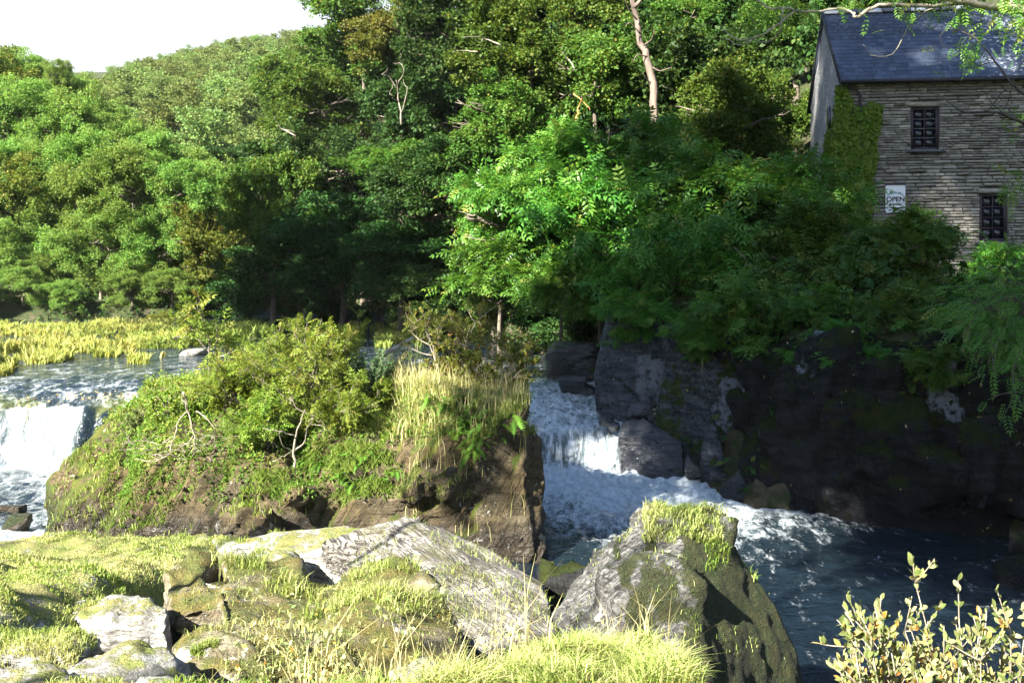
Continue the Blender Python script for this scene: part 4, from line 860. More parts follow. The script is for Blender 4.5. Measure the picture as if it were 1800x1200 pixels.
for zc_, amp, x0, x1, w_ in ((-0.115, -0.04, -0.25, 0.24, 0.010), (-0.20, 0.02, -0.24, 0.22, 0.018), (-0.26, -0.015, -0.18, 0.24, 0.016), (-0.33, 0.012, -0.08, 0.12, 0.02)):
    t_ = np.linspace(0, 1, 9); xx = x0 + (x1 - x0) * t_; zz = zc_ + amp * np.sin(t_ * math.pi); Vq = np.concatenate([np.stack([xx, np.full(9, -0.004), zz + w_], 1), np.stack([xx, np.full(9, -0.004), zz - w_ * 0.4], 1)])
    sq.add(Vq, [[i, i + 9, i + 10, i + 1] for i in range(8)])
sq.build('flourish', M['sign_ink'], sign)

# ivy on the corner
rng = np.random.default_rng(8); n = 9000
ivy = thing('ivy', 'bright green ivy climbing the corner of the stone building', 'ivy', mw(0.5, -0.05, 0.5), -G)
px_ = np.random.default_rng(9).uniform(1468, 1556, n); py_ = rng.uniform(150, 400, n)
edge = np.interp(py_, [150, 172, 185, 215, 250, 300, 400], [1490, 1500, 1551, 1545, 1538, 1536, 1530]) + 6 * fbm(np.stack([py_ * .08, py_ * 0, py_ * 0], 1), 3, 5)
topn = np.where(np.abs(px_ - 1512) < 14, 186, 172) + 6 * rng.random(n); k = (px_ < edge) & ((py_ > topn) | (px_ < 1490)); px_, py_ = px_[k], py_[k]
t_, z_ = wall_xz(px_, py_); loc_ = np.array([0.5, -0.05, 0.5])
p1 = np.stack([t_, -0.07 - 0.10 * rng.random(len(t_)), z_], 1); d1 = np.tile([0, -1.0, 0], (len(t_), 1))
m_ = 5200; gy_ = rng.uniform(0.0, 2.9, m_); gz_ = rng.uniform(0.4, 6.1, m_); kk = gz_ < 6.0 - 0.55 * gy_ + 0.5 * fbm(np.stack([gy_, gy_ * 0, gy_ * 0], 1), 2, 7); gy_, gz_ = gy_[kk], gz_[kk]
p2 = np.stack([-0.07 - 0.10 * rng.random(len(gy_)), gy_, gz_], 1); d2 = np.tile([-1.0, 0, 0], (len(gy_), 1))
pp = np.vstack([p1, p2]) - loc_; dd = np.vstack([d1, d2]); nn = len(pp)
N_ = nrm(dd + rng.normal(size=(nn, 3)) * 0.45 + np.array([0, 0, 0.25])); A_ = nrm(np.array([0, 0, -1.0]) + rng.normal(size=(nn, 3)) * 0.45)
L_ = 0.085 + 0.05 * rng.random(nn); V, Fq, T = leaves_geo(pp, A_, N_, L_, L_ * 0.95, np.clip(0.5 + 0.22 * rng.normal(size=nn), 0, 1)); link('leaves', mesh_of('leaves', V, Fq, M['leaf_ivy'], False, tint=T), ivy)
st = MB()
for k in range(9):
    x_ = rng.uniform(0.05, 0.9); q = np.stack([x_ + np.cumsum(rng.normal(0, 0.04, 9)), np.full(9, -0.05), np.linspace(0.2, rng.uniform(4, 5.4), 9)], 1) - loc_; st.tube(q, np.linspace(0.022, 0.006, 9), 5)
st.build('stems', M['bark'], ivy)
#@@TREES
# ------------------------------------------------------------------ trees
rt = random.Random(12)
def tree(name, label, px, py, rpx, Y, kind, zs=0.85, group=None, trunk=None, base=None, rz=None, var=None, pos=None, R=None, slim=1.0):
    c = P(px, py, Y) if pos is None else np.array(pos, float); R = rpx * Y / F_PX if R is None else R
    zb = gz(c[0], c[1]) if base is None else base; zb = min(zb, c[2] - 0.4 * R)
    t = thing(name, label, 'tree', (c[0], c[1], zb - 0.05), rt.random() * 6.28 if rz is None else rz, group)
    cs = CR[kind]; cm = cs[rt.randrange(len(cs)) if var is None else var % len(cs)]; Hc = c[2] - zb + 0.05
    o = link('crown', cm, t, (0, 0, Hc)); s_ = R / 0.92; o.scale = (s_, s_, s_ * zs)
    tm = trunk or TR[rt.randrange(3)]; o = link('trunk', tm, t); o.scale = (R * 0.7 * slim, R * 0.7 * slim, Hc + 0.05 * R)
    if kind != 'far': o = link('boughs', BO[rt.randrange(3)], t, (0, 0, Hc)); o.scale = (R, R, R * zs)
    return t
TL = [
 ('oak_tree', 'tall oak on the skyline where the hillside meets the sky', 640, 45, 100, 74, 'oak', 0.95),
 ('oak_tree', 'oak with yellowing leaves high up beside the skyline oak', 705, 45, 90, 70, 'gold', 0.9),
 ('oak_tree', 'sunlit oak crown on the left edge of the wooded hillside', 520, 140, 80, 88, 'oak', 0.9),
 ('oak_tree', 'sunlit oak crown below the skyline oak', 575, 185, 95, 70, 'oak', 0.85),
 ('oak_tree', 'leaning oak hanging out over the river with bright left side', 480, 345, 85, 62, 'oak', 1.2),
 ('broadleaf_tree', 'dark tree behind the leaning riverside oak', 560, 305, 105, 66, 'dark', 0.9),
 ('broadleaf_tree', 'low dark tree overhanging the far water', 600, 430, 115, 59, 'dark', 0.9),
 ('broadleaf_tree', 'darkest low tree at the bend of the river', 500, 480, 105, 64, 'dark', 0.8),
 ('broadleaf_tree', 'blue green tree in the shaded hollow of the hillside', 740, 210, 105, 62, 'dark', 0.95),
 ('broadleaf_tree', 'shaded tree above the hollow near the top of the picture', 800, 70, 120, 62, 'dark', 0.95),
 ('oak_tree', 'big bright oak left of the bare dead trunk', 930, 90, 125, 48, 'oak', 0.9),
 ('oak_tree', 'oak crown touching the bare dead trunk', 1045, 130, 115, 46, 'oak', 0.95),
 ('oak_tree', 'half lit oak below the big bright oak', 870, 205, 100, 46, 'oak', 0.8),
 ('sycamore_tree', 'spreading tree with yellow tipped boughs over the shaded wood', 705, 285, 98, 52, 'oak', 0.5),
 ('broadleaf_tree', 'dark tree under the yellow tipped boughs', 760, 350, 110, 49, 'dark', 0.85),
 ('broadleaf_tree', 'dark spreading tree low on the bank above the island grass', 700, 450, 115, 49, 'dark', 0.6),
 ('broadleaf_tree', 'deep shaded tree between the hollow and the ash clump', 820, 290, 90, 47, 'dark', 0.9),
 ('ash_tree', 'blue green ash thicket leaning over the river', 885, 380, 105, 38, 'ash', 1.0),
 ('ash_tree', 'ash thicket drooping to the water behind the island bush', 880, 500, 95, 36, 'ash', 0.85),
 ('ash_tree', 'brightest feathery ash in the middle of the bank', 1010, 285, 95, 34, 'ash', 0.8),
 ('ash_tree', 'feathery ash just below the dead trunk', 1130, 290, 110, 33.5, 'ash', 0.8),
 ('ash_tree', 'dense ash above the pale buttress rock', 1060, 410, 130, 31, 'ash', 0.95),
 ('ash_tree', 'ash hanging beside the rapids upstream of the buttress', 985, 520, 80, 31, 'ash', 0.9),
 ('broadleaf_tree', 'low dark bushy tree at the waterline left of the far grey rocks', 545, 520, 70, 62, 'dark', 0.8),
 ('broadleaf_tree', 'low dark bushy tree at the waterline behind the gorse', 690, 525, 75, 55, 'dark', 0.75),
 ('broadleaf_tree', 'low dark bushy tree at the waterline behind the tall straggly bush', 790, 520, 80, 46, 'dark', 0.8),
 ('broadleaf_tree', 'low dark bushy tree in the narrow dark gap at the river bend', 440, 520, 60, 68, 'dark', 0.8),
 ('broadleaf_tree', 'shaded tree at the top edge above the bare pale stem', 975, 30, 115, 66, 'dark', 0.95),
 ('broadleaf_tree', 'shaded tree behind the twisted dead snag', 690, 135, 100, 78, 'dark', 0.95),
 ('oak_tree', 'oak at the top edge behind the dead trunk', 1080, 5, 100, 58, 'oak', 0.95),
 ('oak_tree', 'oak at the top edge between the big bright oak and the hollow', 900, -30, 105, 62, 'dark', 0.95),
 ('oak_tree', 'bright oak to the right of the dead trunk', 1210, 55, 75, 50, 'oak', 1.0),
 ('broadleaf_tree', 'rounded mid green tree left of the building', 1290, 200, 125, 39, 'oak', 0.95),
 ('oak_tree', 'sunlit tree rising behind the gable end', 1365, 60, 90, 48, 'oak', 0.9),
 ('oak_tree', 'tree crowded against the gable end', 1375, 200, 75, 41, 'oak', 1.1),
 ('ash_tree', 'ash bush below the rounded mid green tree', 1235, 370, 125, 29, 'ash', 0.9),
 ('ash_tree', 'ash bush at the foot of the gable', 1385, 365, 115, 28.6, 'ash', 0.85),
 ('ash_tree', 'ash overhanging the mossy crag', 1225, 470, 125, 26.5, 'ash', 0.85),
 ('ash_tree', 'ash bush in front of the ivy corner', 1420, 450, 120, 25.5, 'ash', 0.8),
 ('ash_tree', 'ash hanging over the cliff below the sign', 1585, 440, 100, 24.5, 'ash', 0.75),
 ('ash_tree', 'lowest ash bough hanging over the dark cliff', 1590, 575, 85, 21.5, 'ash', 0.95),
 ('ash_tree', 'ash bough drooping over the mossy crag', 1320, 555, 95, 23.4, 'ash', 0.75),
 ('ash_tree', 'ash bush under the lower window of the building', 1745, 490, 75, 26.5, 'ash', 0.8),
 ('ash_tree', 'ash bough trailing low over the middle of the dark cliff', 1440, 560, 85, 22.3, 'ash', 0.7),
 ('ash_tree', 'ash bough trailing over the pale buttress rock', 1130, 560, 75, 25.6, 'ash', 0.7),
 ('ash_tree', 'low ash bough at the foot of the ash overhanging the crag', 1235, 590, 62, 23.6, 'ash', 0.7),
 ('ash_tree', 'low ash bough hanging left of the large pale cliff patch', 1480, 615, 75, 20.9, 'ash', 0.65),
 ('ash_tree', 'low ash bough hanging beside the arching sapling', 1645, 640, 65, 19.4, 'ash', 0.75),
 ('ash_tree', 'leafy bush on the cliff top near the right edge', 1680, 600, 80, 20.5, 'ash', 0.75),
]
for k, (nm, lb, px, py, r_, Y, kd, zs) in enumerate(TL): tree(nm, lb, px, py, r_, Y, kd, zs, var=k)

# hanging ash spray entering on the right, nearer than the cliff
def spray(name, label, base, ends, seed, L=0.30, n=60, mat='leaf_ash'):
    rng = np.random.default_rng(seed); base = np.array(base, float); t = thing(name, label, 'branch' if 'branch' in name else 'tree', base); br = MB(); Pl, Al, Nl = [], [], []
    for e in ends:
        e = np.array(e, float); u = np.linspace(0, 1, 8)[:, None]; sag = np.array([0, 0, 1.0]) * np.linalg.norm(e - base) * 0.16
        q = base + (e - base) * u + sag * (np.sin(u * math.pi)) + rng.normal(size=(8, 3)) * 0.04 * u
        br.tube(q - base, np.linspace(0.035, 0.006, 8), 5)
        for i in range(n):
            s_ = 0.30 + 0.7 * rng.random() ** 0.8; b = np.array([np.interp(s_, u[:, 0], q[:, j]) for j in range(3)]); off = rng.normal(size=3) * np.array([0.30, 0.30, 0.22]) * (0.6 + 0.6 * s_)
            if i % 4 == 0: br.tube(np.array([b, b + off * 0.5 + [0, 0, 0.03], b + off]) - base, [0.008, 0.006, 0.003], 4)
            Pl.append(b + off); Al.append(nrm((e - base)) * 0.5 + off * 1.3 + np.array([0, 0, -0.35]) + rng.normal(size=3) * 0.25); Nl.append(np.array([0, -0.2, 1.0]) + rng.normal(size=3) * 0.35)
    Pl, Al, Nl = map(np.array, (Pl, Al, Nl)); nn = len(Pl)
    V, Fq, T = fronds_geo(Pl - base, Al, nrm(Nl), L * (0.7 + 0.5 * rng.random(nn)), np.clip(0.55 + 0.2 * rng.normal(size=nn), 0, 1), 5, 0.30, 0.30)
    link('leaves', mesh_of('leaves', V, Fq, M[mat], False, tint=T), t); br.build('branches', M['bark'], t); return t
spray('ash_sapling', 'ash sapling arching in from the right edge with hanging leaf sprays', (9.5, 18.6, 3.9),
      [P(1700, 560, 17.5), P(1760, 500, 18), P(1740, 640, 17.0), P(1780, 700, 16.6), P(1690, 590, 17.2), P(1800, 600, 17.2), P(1830, 690, 16.8), P(1720, 540, 18.2), P(1790, 560, 17.4)], 5, 0.32, 75)

# wood behind: the hillside, the far hill and the left bank
sky_px = [-200, 0, 60, 100, 128, 140, 200, 330, 400, 540]; sky_py = [40, 85, 100, 120, 138, 135, 108, 78, 64, 40]
explicit = np.array([P(px, py, Y)[:2] for (_, _, px, py, _, Y, _, _) in TL]); placed = list(explicit)
rf_ = random.Random(44); cnt = 0
for _ in range(6000):
    y = rf_.uniform(37, 112); x = rf_.uniform(-34, 34); px = CX + x / y * F_PX
    if not (380 < px < 1560): continue
    d_ = float(sdf(RIGHT, np.array([x]), np.array([y]))[0])
    if d_ < 4: continue
    if 9 < x < 20 and 29 < y < 41: continue
    if min((x - q[0]) ** 2 + (y - q[1]) ** 2 for q in placed) < (4.6 if y < 80 else 5.5) ** 2: continue
    R = rf_.uniform(3.0, 4.3); zc = gz(x, y) + rf_.uniform(6.5, 9.5); top_py = HY - (zc + R * .9 - CZ) / y * F_PX
    if px < 545 and top_py < np.interp(px, sky_px, sky_py): continue
    if top_py > 520 or HY - (zc - R - CZ) / y * F_PX < -160: continue
    placed.append((x, y)); cnt += 1
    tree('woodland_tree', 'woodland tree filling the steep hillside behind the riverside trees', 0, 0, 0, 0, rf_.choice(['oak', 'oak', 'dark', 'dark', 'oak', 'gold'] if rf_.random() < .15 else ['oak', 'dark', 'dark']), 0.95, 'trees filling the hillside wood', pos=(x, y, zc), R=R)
far = 0; fp = []
for _ in range(9000):
    y = rf_.uniform(105, 330); x = rf_.uniform(-0.56, -0.12) * y; px = CX + x / y * F_PX
    if float(sdf(RIGHT, np.array([x]), np.array([y]))[0]) < 2: continue
    if any((x - q[0]) ** 2 + (y - q[1]) ** 2 < 36 for q in fp): continue
    R = rf_.uniform(3.4, 5.2); zc = gz(x, y) + rf_.uniform(4.5, 7); tp = HY - (zc + R * .9 - CZ) / y * F_PX
    if tp < np.interp(px, sky_px, sky_py) + 4 or tp > 520 or not (40 < px < 620): continue
    fp.append((x, y)); far += 1
    tree('far_tree', 'pale green tree in the hazy wood on the distant hill', 0, 0, 0, 0, 'far', 0.9, 'trees on the distant hill', pos=(x, y, zc), R=R)
    if far >= 230: break
curve = lambda px: np.interp(px, [-100, 0, 40, 100, 135, 200, 300, 380, 400], [70, 88, 92, 128, 150, 205, 262, 310, 420])
left = 0; nrow = 0; NTH = 'first second third fourth fifth sixth seventh eighth ninth tenth'.split()
for row, (Y0, ylow, R0) in enumerate([(69, 440, 3.0), (70.5, 350, 3.1), (75, 290, 3.3), (80, 225, 3.4), (86, 170, 3.4), (90, 130, 3.4)]):
    px = -90 + 30 * (row % 2)
    while px < 400:
        R = R0 * rf_.uniform(0.85, 1.15); rp = R / Y0 * F_PX; py = max(curve(px) + rp * 0.80, ylow + rf_.uniform(-25, 25)); Y = Y0 + rf_.uniform(-1.5, 1.5)
        if px + rp * 0.7 < 405:
            left += 1
            nrow = nrow + 1 if px > -90 + 30 * (row % 2) else 0
            tree('bank_tree', '{} tree from the left in the {} tier of the left bank wood'.format(NTH[nrow], ['lowest', 'second lowest', 'third lowest', 'third highest', 'second highest', 'highest'][row]), px, py, rp, Y, 'left' if rf_.random() < .95 else 'gold', 1.0, 'trees of the left bank wood', trunk=TRP[0])
        px += rp * 1.15
print('fill', cnt, 'far', far, 'left', left)
tree('bank_tree', 'thin topped tree standing above the left wood against the sky', 103, 132, 26, 84, 'left', 1.3)
# tall trees added on the unseen left bank to keep the right bank in shade
sh_ = np.array([math.sin(SUN_AZ), math.cos(SUN_AZ)]); nh_ = np.array([math.cos(SUN_AZ), -math.sin(SUN_AZ)]); c0_ = np.array([-3.0, 18.0]) - 20 * sh_
for dn, off, zc, R in [(9.6, 0, 22.5, 5.4), (5.0, 0, 22.8, 5.0), (0.6, 0, 22.8, 4.8), (-2.6, -2, 23.6, 4.3), (3.4, -4, 36, 4.2), (-0.6, -4, 36, 4.2), (-3.9, -2, 37, 5.0), (2.2, -5, 41.5, 5.2), (7.4, 6, 20.4, 3.8), (-1.5, 6, 19.8, 3.2)]:
    x, y = c0_ + nh_ * dn + sh_ * off
    tree('bank_tree', 'tall tree on the near left bank outside the view, added for shade', 0, 0, 0, 0, 'far' if zc > 34 else 'dark', 1.1, 'unseen trees added for shade', pos=(x, y, zc), R=R, slim=0.22)

# thicket along the feet of both banks
bp = []
for _ in range(3000):
    y = rf_.uniform(33, 90); x = rf_.uniform(-46, 6); dl_ = float(sdf(LEFT, np.array([x]), np.array([y]))[0]); dr_ = float(sdf(RIGHT, np.array([x]), np.array([y]))[0])
    if not (0.3 < dl_ < 6 or 0.3 < dr_ < 5) or (dl_ > 0 and y < 55): continue
    if any((x - q[0]) ** 2 + (y - q[1]) ** 2 < 2.1 ** 2 for q in bp): continue
    bp.append((x, y)); R = rf_.uniform(1.3, 2.3); L_ = dl_ > 0
    tree('bank_bush', 'leafy bush in the thicket at the foot of the left bank wood' if L_ else 'dark leafy bush in the thicket along the right bank upstream', 0, 0, 0, 0, 'left' if L_ else 'dark', 0.85,
         'bushes along the left bank' if L_ else 'bushes along the right bank', pos=(x, y, gz(x, y) + R * rf_.uniform(0.5, 1.1)), R=R)
print('bank bushes', len(bp))

for n_, a_, zc, R in [(-37, 6.5, 18, 4.2), (-42, 8, 19, 5.0), (-48, 9.5, 19, 5.2), (-53, 9, 20, 5)]:  # more unseen trees, added to darken the foot of the hillside wood
    x, y = nh_ * n_ + sh_ * a_; tree('bank_tree', 'tall tree on the near left bank outside the view, added for shade', 0, 0, 0, 0, 'far', 1.4, 'unseen trees added for shade', pos=(x, y, zc), R=R, slim=0.3)
# dead trees and bare boughs
def limb(mb, pts, r0, r1, k=6, jit=0.0, seed=0):
    pts = np.array(pts, float); n = len(pts); u = np.linspace(0, 1, n); uu = np.linspace(0, 1, n * 3)
    q = np.stack([np.interp(uu, u, pts[:, j]) for j in range(3)], 1); q[1:-1] = (q[:-2] + 2 * q[1:-1] + q[2:]) / 4
    if jit: q += np.random.default_rng(seed).normal(size=q.shape) * jit
    mb.tube(q, np.linspace(r0, r1, len(q)), k)
c0 = P(1150, 230, 40.0); zb = gz(c0[0], c0[1]); dt = thing('dead_tree', 'bare pale dead trunk standing tall in the middle of the wood', 'tree', (c0[0], c0[1], zb))
o0 = np.array([c0[0], c0[1], zb]); mb = MB(); pts = [o0, P(1151, 210, 40) , P(1148, 150, 40), P(1138, 105, 40.2), P(1124, 55, 40.4), P(1114, 10, 40.5), P(1108, -40, 40.6)]
limb(mb, np.array(pts) - o0, 0.19, 0.09, 9, 0.035, 3); mb.build('trunk', M['bark_dead'], dt, True)
mb = MB(); limb(mb, np.array([P(1114, 14, 40.5), P(1124, 4, 40.3), P(1131, -8, 40.2), P(1134, -40, 40)]) - o0, 0.10, 0.04)
for k, (a, b, c) in enumerate([((1146, 118), (1160, 126), (1182, 118)), ((1138, 100), (1120, 95), (1112, 110)), ((1132, 80), (1146, 70), (1150, 52)), ((1126, 60), (1108, 40), (1100, 44)), ((1150, 150), (1136, 140), (1130, 128)), ((1120, 35), (1106, 20), (1098, 0))]):
    limb(mb, np.array([P(*a, 40.1), P(*b, 39.8), P(*c, 39.6)]) - o0, 0.035, 0.01, 5)
mb.build('branches', M['bark_dead'], dt)
def bare(name, label, Y, lines, r0=0.06, mat='bark_pale', root=None, cat='branch'):
    o0 = P(*lines[0][0], Y); t = thing(name, label, cat, o0); mb = MB()
    for k, ln in enumerate(lines):
        rr = r0 * 0.6 if k == 0 else r0 * 0.32
        q = [P(x, y, Y + 0.4 * math.sin(i * 1.7 + k)) for i, (x, y) in enumerate(ln)]
        limb(mb, np.array(q) - o0, rr, rr * 0.25, 5, 0.022 * Y / 40, k)
    mb.build('branch', M[mat], t); return t
bare('dead_snag', 'twisted grey dead top of a tree in the shaded hollow', 49, [[(705, 220), (702, 170), (695, 140)], [(702, 160), (680, 130), (672, 135), (680, 120)], [(700, 150), (712, 125), (705, 112), (690, 112)], [(700, 180), (684, 165), (690, 150)], [(706, 200), (716, 160), (708, 140)]], 0.09)
bare('bare_branch', 'bare pale branch sticking out left from the big bright oak', 43.5, [[(880, 80), (855, 68), (842, 64), (812, 66)], [(850, 68), (846, 74), (838, 72)]], 0.06)
bare('bare_branch', 'short bare branch below the one by the bright oak', 45, [[(840, 92), (815, 88), (793, 92)]], 0.05)
bare('bare_branch', 'pale bare stem slanting among the bright oak leaves', 42, [[(1010, 122), (998, 100), (986, 82)], [(992, 92), (984, 98)]], 0.06)
bare('bare_branch', 'bare grey branch over the brown river wood on the far left', 60, [[(520, 240), (495, 225), (480, 205)], [(500, 228), (520, 232)]], 0.09)
bare('bare_branch', 'fine pale bare twigs inside the brightest feathery ash', 30.8, [[(1020, 320), (1010, 290), (1000, 280)], [(1050, 360), (1040, 330), (1020, 312)], [(1075, 270), (1068, 250), (1072, 235)], [(1120, 262), (1145, 255)]], 0.03)
bare('bare_branch', 'bare twig hanging under the lowest ash bough above the cliff', 20.0, [[(1600, 600), (1604, 655), (1575, 675), (1545, 680)], [(1555, 640), (1552, 665), (1535, 682)]], 0.018, 'twig')
bare('bare_branch', 'thin forked bare branch in the ash overhanging the crag', 23.8, [[(1290, 435), (1318, 460), (1300, 475)], [(1318, 462), (1330, 478), (1350, 472)], [(1290, 500), (1310, 470)]], 0.022, 'twig')
sn = bare('broken_trunk', 'snapped trunk with raw orange wood in the middle of the wood', 40.2, [[(1013, 210), (1018, 190), (1022, 172)], [(1008, 165), (1022, 176), (1040, 194)]], 0.10, 'wood_raw', cat='tree')

# the sunlit tree that leans in over the roof from the right
Yb = 21.0; root = np.array([14.2, 20.0, gz(14.2, 20.0)]); lt = thing('overhanging_tree', 'leaning tree whose pale crooked boughs cross the slate roof from the right', 'tree', root); mb = MB()
hub = P(1905, 120, Yb); limb(mb, np.array([root, root + [0.3, 0, 3], hub]) - root, 0.26, 0.16, 8)
for k, (ln, r0, r1) in enumerate([
    ([(1905, 120), (1850, 30), (1785, 16), (1740, 12), (1690, 4), (1640, -8)], 0.12, 0.05),
    ([(1785, 16), (1770, -4), (1760, -25)], 0.07, 0.03),
    ([(1690, 4), (1640, 12), (1560, 8), (1530, 14), (1503, 34), (1500, 22), (1470, 14), (1420, 24), (1380, 14), (1350, 16), (1320, -8)], 0.045, 0.018),
    ([(1400, 18), (1370, 40), (1340, 62), (1316, 72), (1290, 68), (1272, 52)], 0.026, 0.010),
    ([(1375, 14), (1374, 40), (1368, 62), (1345, 76), (1322, 70)], 0.022, 0.010), ([(1320, 72), (1300, 80), (1275, 66)], 0.018, 0.008),
    ([(1640, 12), (1600, 40), (1570, 100), (1530, 100), (1518, 80)], 0.012, 0.006)]):
    limb(mb, np.array([P(x, y, Yb + 0.35 * math.sin(i + k)) for i, (x, y) in enumerate(ln)]) - root, r0, r1, 6, 0.012, k)
mb.build('boughs', M['bark_bough'], lt)
mb = MB()
for k, (ln, r0, r1) in enumerate([
    ([(1905, 120), (1850, 235), (1800, 218), (1765, 200), (1735, 196), (1690, 200), (1660, 175), (1635, 158)], 0.05, 0.008), ([(1690, 200), (1655, 212), (1630, 222)], 0.012, 0.005), ([(1850, 235), (1800, 222), (1766, 226), (1745, 240)], 0.03, 0.008),
    ([(1905, 120), (1820, 180), (1780, 150), (1750, 110), (1720, 70), (1690, 55)], 0.035, 0.008), ([(1735, 196), (1765, 160), (1790, 130), (1800, 100)], 0.014, 0.006), ([(1750, 110), (1710, 118), (1680, 120)], 0.012, 0.005),
    ([(1690, 55), (1660, 50), (1650, 70), (1668, 88)], 0.010, 0.005), ([(1780, 150), (1770, 190), (1740, 215)], 0.012, 0.005), ([(1765, 200), (1740, 180), (1722, 150)], 0.012, 0.004)]):
    limb(mb, np.array([P(x, y, Yb - 1.0 + 0.3 * math.sin(i + k)) for i, (x, y) in enumerate(ln)]) - root, r0, r1, 5, 0.010, k + 20)
mb.build('twigs', M['twig_dark'], lt)
rng = np.random.default_rng(17); pl = []
for (x, y, r_, n_) in [(1780, 5, 25, 60), (1690, 20, 16, 26), (1712, 95, 22, 40), (1600, -5, 30, 40), (1795, 40, 14, 40), (1500, 2, 30, 30), (1400, 6, 30, 40), (1330, 30, 35, 46), (1790, 210, 18, 10), (1785, 330, 22, 40), (1850, 60, 50, 160), (1700, -30, 90, 200)]:
    a = rng.normal(size=(n_, 2)) * r_ * 0.6; pl += [P(x + i_, y + j_, Yb + rng.normal() * 0.5) for i_, j_ in a]
pl = np.array(pl) - root; nn = len(pl)
V, Fq, T = fronds_geo(pl, rng.normal(size=(nn, 3)) + [0, 0, -0.5], nrm(rng.normal(size=(nn, 3)) * 0.5 + [0, 0, 1]), 0.26 * (0.7 + 0.6 * rng.random(nn)), np.clip(0.7 + 0.2 * rng.normal(size=nn), 0, 1), 4)
link('leaves', mesh_of('leaves', V, Fq, M['leaf_ash'], False, tint=T), lt)
#@@PLANTS
ORD = 'first second third fourth fifth sixth seventh eighth ninth tenth eleventh twelfth thirteenth fourteenth fifteenth sixteenth seventeenth eighteenth nineteenth twentieth'.split()
def ordinal(i):
    if i < 20: return ORD[i]
    n_ = i + 1; tens = ['', '', 'twenty', 'thirty', 'forty', 'fifty', 'sixty', 'seventy', 'eighty', 'ninety'][n_ // 10]
    return (tens[:-1] + 'ieth') if n_ % 10 == 0 else tens + '-' + ORD[n_ % 10 - 1]
def impx(o): return CX + o.location.x / max(o.location.y, 0.1) * F_PX
def members(g): return [o for o in bpy.data.objects if o.get('group') == g]
for g, fmt in (('bushes along the left bank', 'leafy bush at the foot of the left bank wood, {} from the left'), ('bushes along the right bank', 'dark waterside bush of the right bank thicket, {} from the left'), ('grey rocks along the far right bank', 'grey rock at the far waterline under the dark trees, {} from the left')):
    for i, o in enumerate(sorted(members(g), key=impx)): o['label'] = fmt.format(ordinal(i))
def short(t):
    w_ = t.split()[:8]
    while w_[-1] in ('the', 'behind', 'of', 'and', 'with', 'in', 'a', 'at', 'by', 'to', 'up', 'from', 'near', 'out', 'over', 'where', 'below', 'between', 'beside', 'on', 'just', 'high', 'hanging', 'left', 'bright', 'right', 'into', 'above'): w_ = w_[:-1]
    return ' '.join(w_)
by = {}
for o in members('trees filling the hillside wood'):
    cp = np.array([impx(o), HY - (o.location.z + 7 - CZ) / o.location.y * F_PX]); j = min(range(len(TL)), key=lambda q: (TL[q][2] - cp[0]) ** 2 + (TL[q][3] - cp[1]) ** 2); by.setdefault(j, []).append(o)
for j, os_ in by.items():
    for i, o in enumerate(sorted(os_, key=lambda q: q.location.y)): o['label'] = '{} woodland tree up the slope by the {}'.format(ordinal(i), short(TL[j][1]))
# ------------------------------------------------------------------ undergrowth of the banks
rng = np.random.default_rng(30)
def leafy_mass(name, pts, L, mat, seed, upm=0.6, W=0.65, tint=0.45, kind='stuff', label=None):
    rng = np.random.default_rng(seed); n = len(pts)
    N = nrm(rng.normal(size=(n, 3)) * 0.5 + [0, -0.2, 1]); A = nrm(rng.normal(size=(n, 3)) + [0, 0, -0.2]); l = L * (0.6 + 0.8 * rng.random(n))
    V, Fq, T = leaves_geo(pts, A, N, l, l * W, np.clip(tint + 0.25 * rng.normal(size=n), 0, 1)); return tag(link(name, mesh_of(name, V, Fq, M[mat], False, tint=T)), label, kind=kind)
n = 120000; x = rng.uniform(-30, 16, n); y = rng.uniform(19, 75, n); d_ = sdf(RIGHT, x, y); dl_ = sdf(LEFT, x, y); hm = np.where((d_ > 0.2) & (d_ < 9), 1, 0) | np.where((dl_ > -0.2) & (dl_ < 7), 1, 0)
mh = fbm(np.stack([x, y, x * 0], 1) * 0.5, 3, 6); k = (hm > 0) & (mh > -0.25); x, y, mh = x[k], y[k], mh[k]
pts = np.stack([x, y, ground(x, y) + rng.random(len(x)) ** 1.5 * (0.5 + 1.6 * np.clip(mh + 0.2, 0, 1))], 1)
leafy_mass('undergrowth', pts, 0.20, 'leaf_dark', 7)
# fallen leaves on the shaded cliff
fl = []
for o in [q for q in bpy.data.objects if q.name.startswith(('cliff_rock', 'mossy_crag'))]: fl.append(scatter_on(o, 260, 5, 0.15)[0] + [0, 0, 0.012])
x = rng.uniform(6, 11, 500); y = rng.uniform(18, 22, 500); fl.append(np.stack([x, y, ground(x, y) + 0.03], 1))
x = rng.uniform(-12.6, -9.6, 150); y = 26.0 + rng.normal(0, 0.22, 150) + 0.12 * (x + 11); fl.append(np.stack([x, y, river_z(x, y) + 0.05], 1))
leafy_mass('fallen_leaves', np.vstack(fl), 0.060, 'fallen', 8, W=0.7, tint=0.6)

